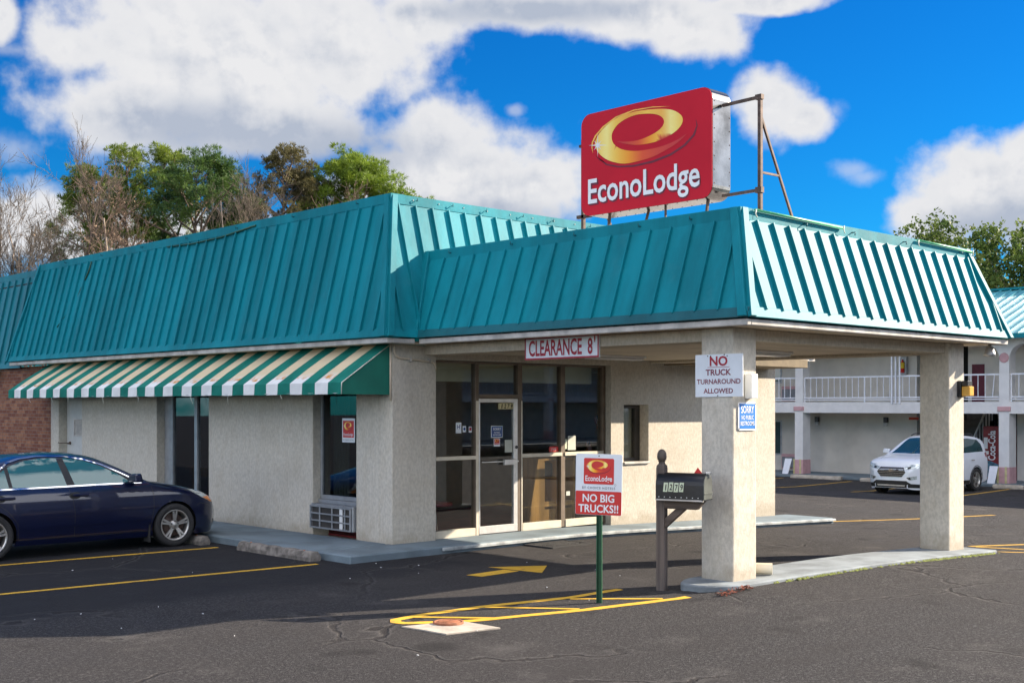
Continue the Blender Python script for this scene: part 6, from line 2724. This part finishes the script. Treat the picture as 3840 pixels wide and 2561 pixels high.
def broad(label, base, H, R, seed, leaf='oak_leaf', n=1500):
    r = random.Random(seed)
    t = thing('broadleaf_tree', label, 'tree', base, local=True, group='trees behind the motel wing')
    wood, fol = MB(), MB()
    pts, dd = limb(wood, (0, 0, 0), (0, 0, 1), H * .75, .022 * H, r, 7, .02, 8, .06)
    lobes = []
    for i in range(30):
        az = r.uniform(0, 6.28)
        q = r.uniform(.30, 1)
        rr = R * r.uniform(.25, .9) * (1.05 - .5 * abs(q - .55) - .25 * q)
        c = Vector((math.cos(az) * rr, math.sin(az) * rr, H * (.28 + .66 * q)))
        lobes.append((c, R * r.uniform(.18, .36)))
        k = min(6, int(q * 6.5))
        limb(wood, pts[k], c - pts[k], (c - pts[k]).length, .09 * (1 - .6 * q), r, 5, 0, 5, .12)
    for _ in range(n):
        c, s = lobes[r.randrange(len(lobes))]
        d = rvec(r)
        p = c + Vector((d.x, d.y, d.z * .8)) * s * (r.random() ** .35) * 1.15
        for _k in range(9):
            q = p + rvec(r) * r.uniform(.0, .32)
            e = rvec(r) * r.uniform(.08, .15)
            f = e.cross(rvec(r))
            f = f.normalized() * e.length * .55 if f.length > 1e-5 else Vector((.05, 0, 0))
            fol.add([q - e, q + f, q + e, q - f], [(0, 1, 2, 3)])
    wood.build('trunk', M['bark'], t, world=False)
    fol.build('crown', M[leaf], t, world=False)
    return t


bare('bare brown thicket of many upright stems at the left edge of the picture', (8.2, 36.7, 0), 10.6, 11, 6, .40, 5, 4, .16, 'bark_pale', 'twig', .10, 900, .13)
bare('thin bare tree with the tallest fine twig tip among the left bare trees', (11.0, 36.4, 0), 11.4, 12, 1, .42, 5, 4, .14, 'bark', 'twig', .13, 500)
bare('low bushy bare tree between the left thicket and the thin tall bare tree', (9.2, 35.2, 0), 9.7, 13, 3, .50, 5, 4, .12, 'bark_pale', 'twig', .10, 500, .12)
bare('grey brown bare tree with dense twigs just left of the sparse pine', (12.2, 36.6, 0), 9.0, 14, 2, .62, 5, 4, .06, 'bark', 'twig', .12, 800, .16)
bare('bare tree with pinkish pale trunk standing before the sparse tall pine', (12.0, 33.6, 0), 10.1, 15, 1, .50, 5, 4, .10, 'bark_pale', 'twig_red', .14, 1600)
pine('tall sparse pine with separate tufts at its pointed top left of the pine group', (14.2, 37.8, 0), 13.5, 3.2, .35, 21, 'needle', .72, 'cone', clump=.85, sub=4)
pine('yellowish pine between the sparse tall pine and the dark green pine', (17.6, 40.8, 0), 14.0, 3.5, .36, 22, 'needle', .85, 'col', clump=.95)
pine('dark green pine with layered boughs in the middle of the pine group', (16.5, 35.6, 0), 12.8, 4.0, .28, 23, 'needle_dark', 1.05, 'col', clump=1.05)
pine('low dark pine with drooping boughs right of the layered dark pine', (18.6, 36.3, 0), 10.8, 3.5, .30, 24, 'needle_dark', .85, 'cone', clump=.95)
pine('small bright bough pine low in front of the dark pine group', (15.8, 32.4, 0), 8.1, 2.8, .40, 29, 'needle_bright', .65, 'round', clump=.9)
bare('pale multi stemmed bare tree rising between the dark pine and the brownish pine', (17.3, 33.6, 0), 11.4, 16, 3, .42, 5, 4, .14, 'bark_pale', 'twig', .10, 200, .13)
pine('thin tall pine with brownish crown and twigs showing left of the bright pine', (21.0, 35.5, 0), 13.9, 3.3, .50, 25, 'needle_brown', .80, 'round', clump=.85, sub=4)
bare('brown twiggy bare tree in front of the brownish pine and the bright round pine', (19.0, 30.2, 0), 10.2, 17, 2, .58, 5, 4, .08, 'bark_pale', 'twig_red', .11, 1500, .12)
bare('dense brown bare tree filling the gap beside the bright round pine', (20.6, 30.8, 0), 9.7, 18, 2, .60, 5, 4, .06, 'bark', 'twig_red', .11, 1500, .14)
pine('bright green rounded pine with full crown at the roof peak', (24.4, 34.4, 0), 13.7, 4.3, .25, 26, 'needle_bright', 2.3, 'round', clump=1.1)
pine('lower bright green pine stepping down right of the full rounded pine', (26.0, 33.2, 0), 12.0, 3.5, .30, 27, 'needle_bright', 1.6, 'round', clump=1.0)
pine('smallest bright green pine at the right end of the pine group', (27.4, 31.8, 0), 10.6, 2.8, .35, 28, 'needle_bright', .8, 'cone', clump=.95)
pine('thin olive pine showing behind the left bare trees', (13.2, 39.5, 0), 12.5, 2.6, .35, 41, 'needle', .8, 'round', clump=.95)
pine('dark pine filling the gap between the layered dark pine and the brownish pine', (20.2, 38.8, 0), 13.1, 3.0, .30, 42, 'needle_dark', .9, 'round', clump=1.0)
pine('dusky pine standing in the gap before the bright rounded pine', (23.0, 37.0, 0), 13.4, 2.8, .35, 43, 'needle_brown', .8, 'round', clump=1.0)
broad('dark green broadleaf tree with ragged top left of the pair behind the far wing', (59.5, 22.2, -.6), 14.2, 4.8, 31, 'oak_leaf', 1500)
broad('low dark green tree at the left end of the trees behind the far wing', (58.2, 25.4, -.6), 12.8, 3.6, 32, 'oak_leaf', 1000)
broad('rounded yellowish green tree at the right edge behind the far wing', (51.0, 13.4, -.6), 12.2, 4.2, 33, 'oak_leaf', 1800)
broad('dark green tree at the picture edge beside the rounded tree behind the far wing', (52.5, 10.2, -.6), 11.6, 4.0, 34, 'oak_leaf', 1300)
SPLIT = {'fascia_board', 'upright', 'end_panel', 'pink_band', 'crossbar', 'brace', 'bumper_gap', 'anchor_pin', 'clamps', 'gutter_hook', 'headlight_side', 'screw'}

# ------------------------------------------------------------------ separate pieces become parts of their own
for o in list(S.objects):
    if o.type == 'MESH' and o.parent is not None and not o.children and o.name.split('.')[0] in SPLIT:
        explode(o)
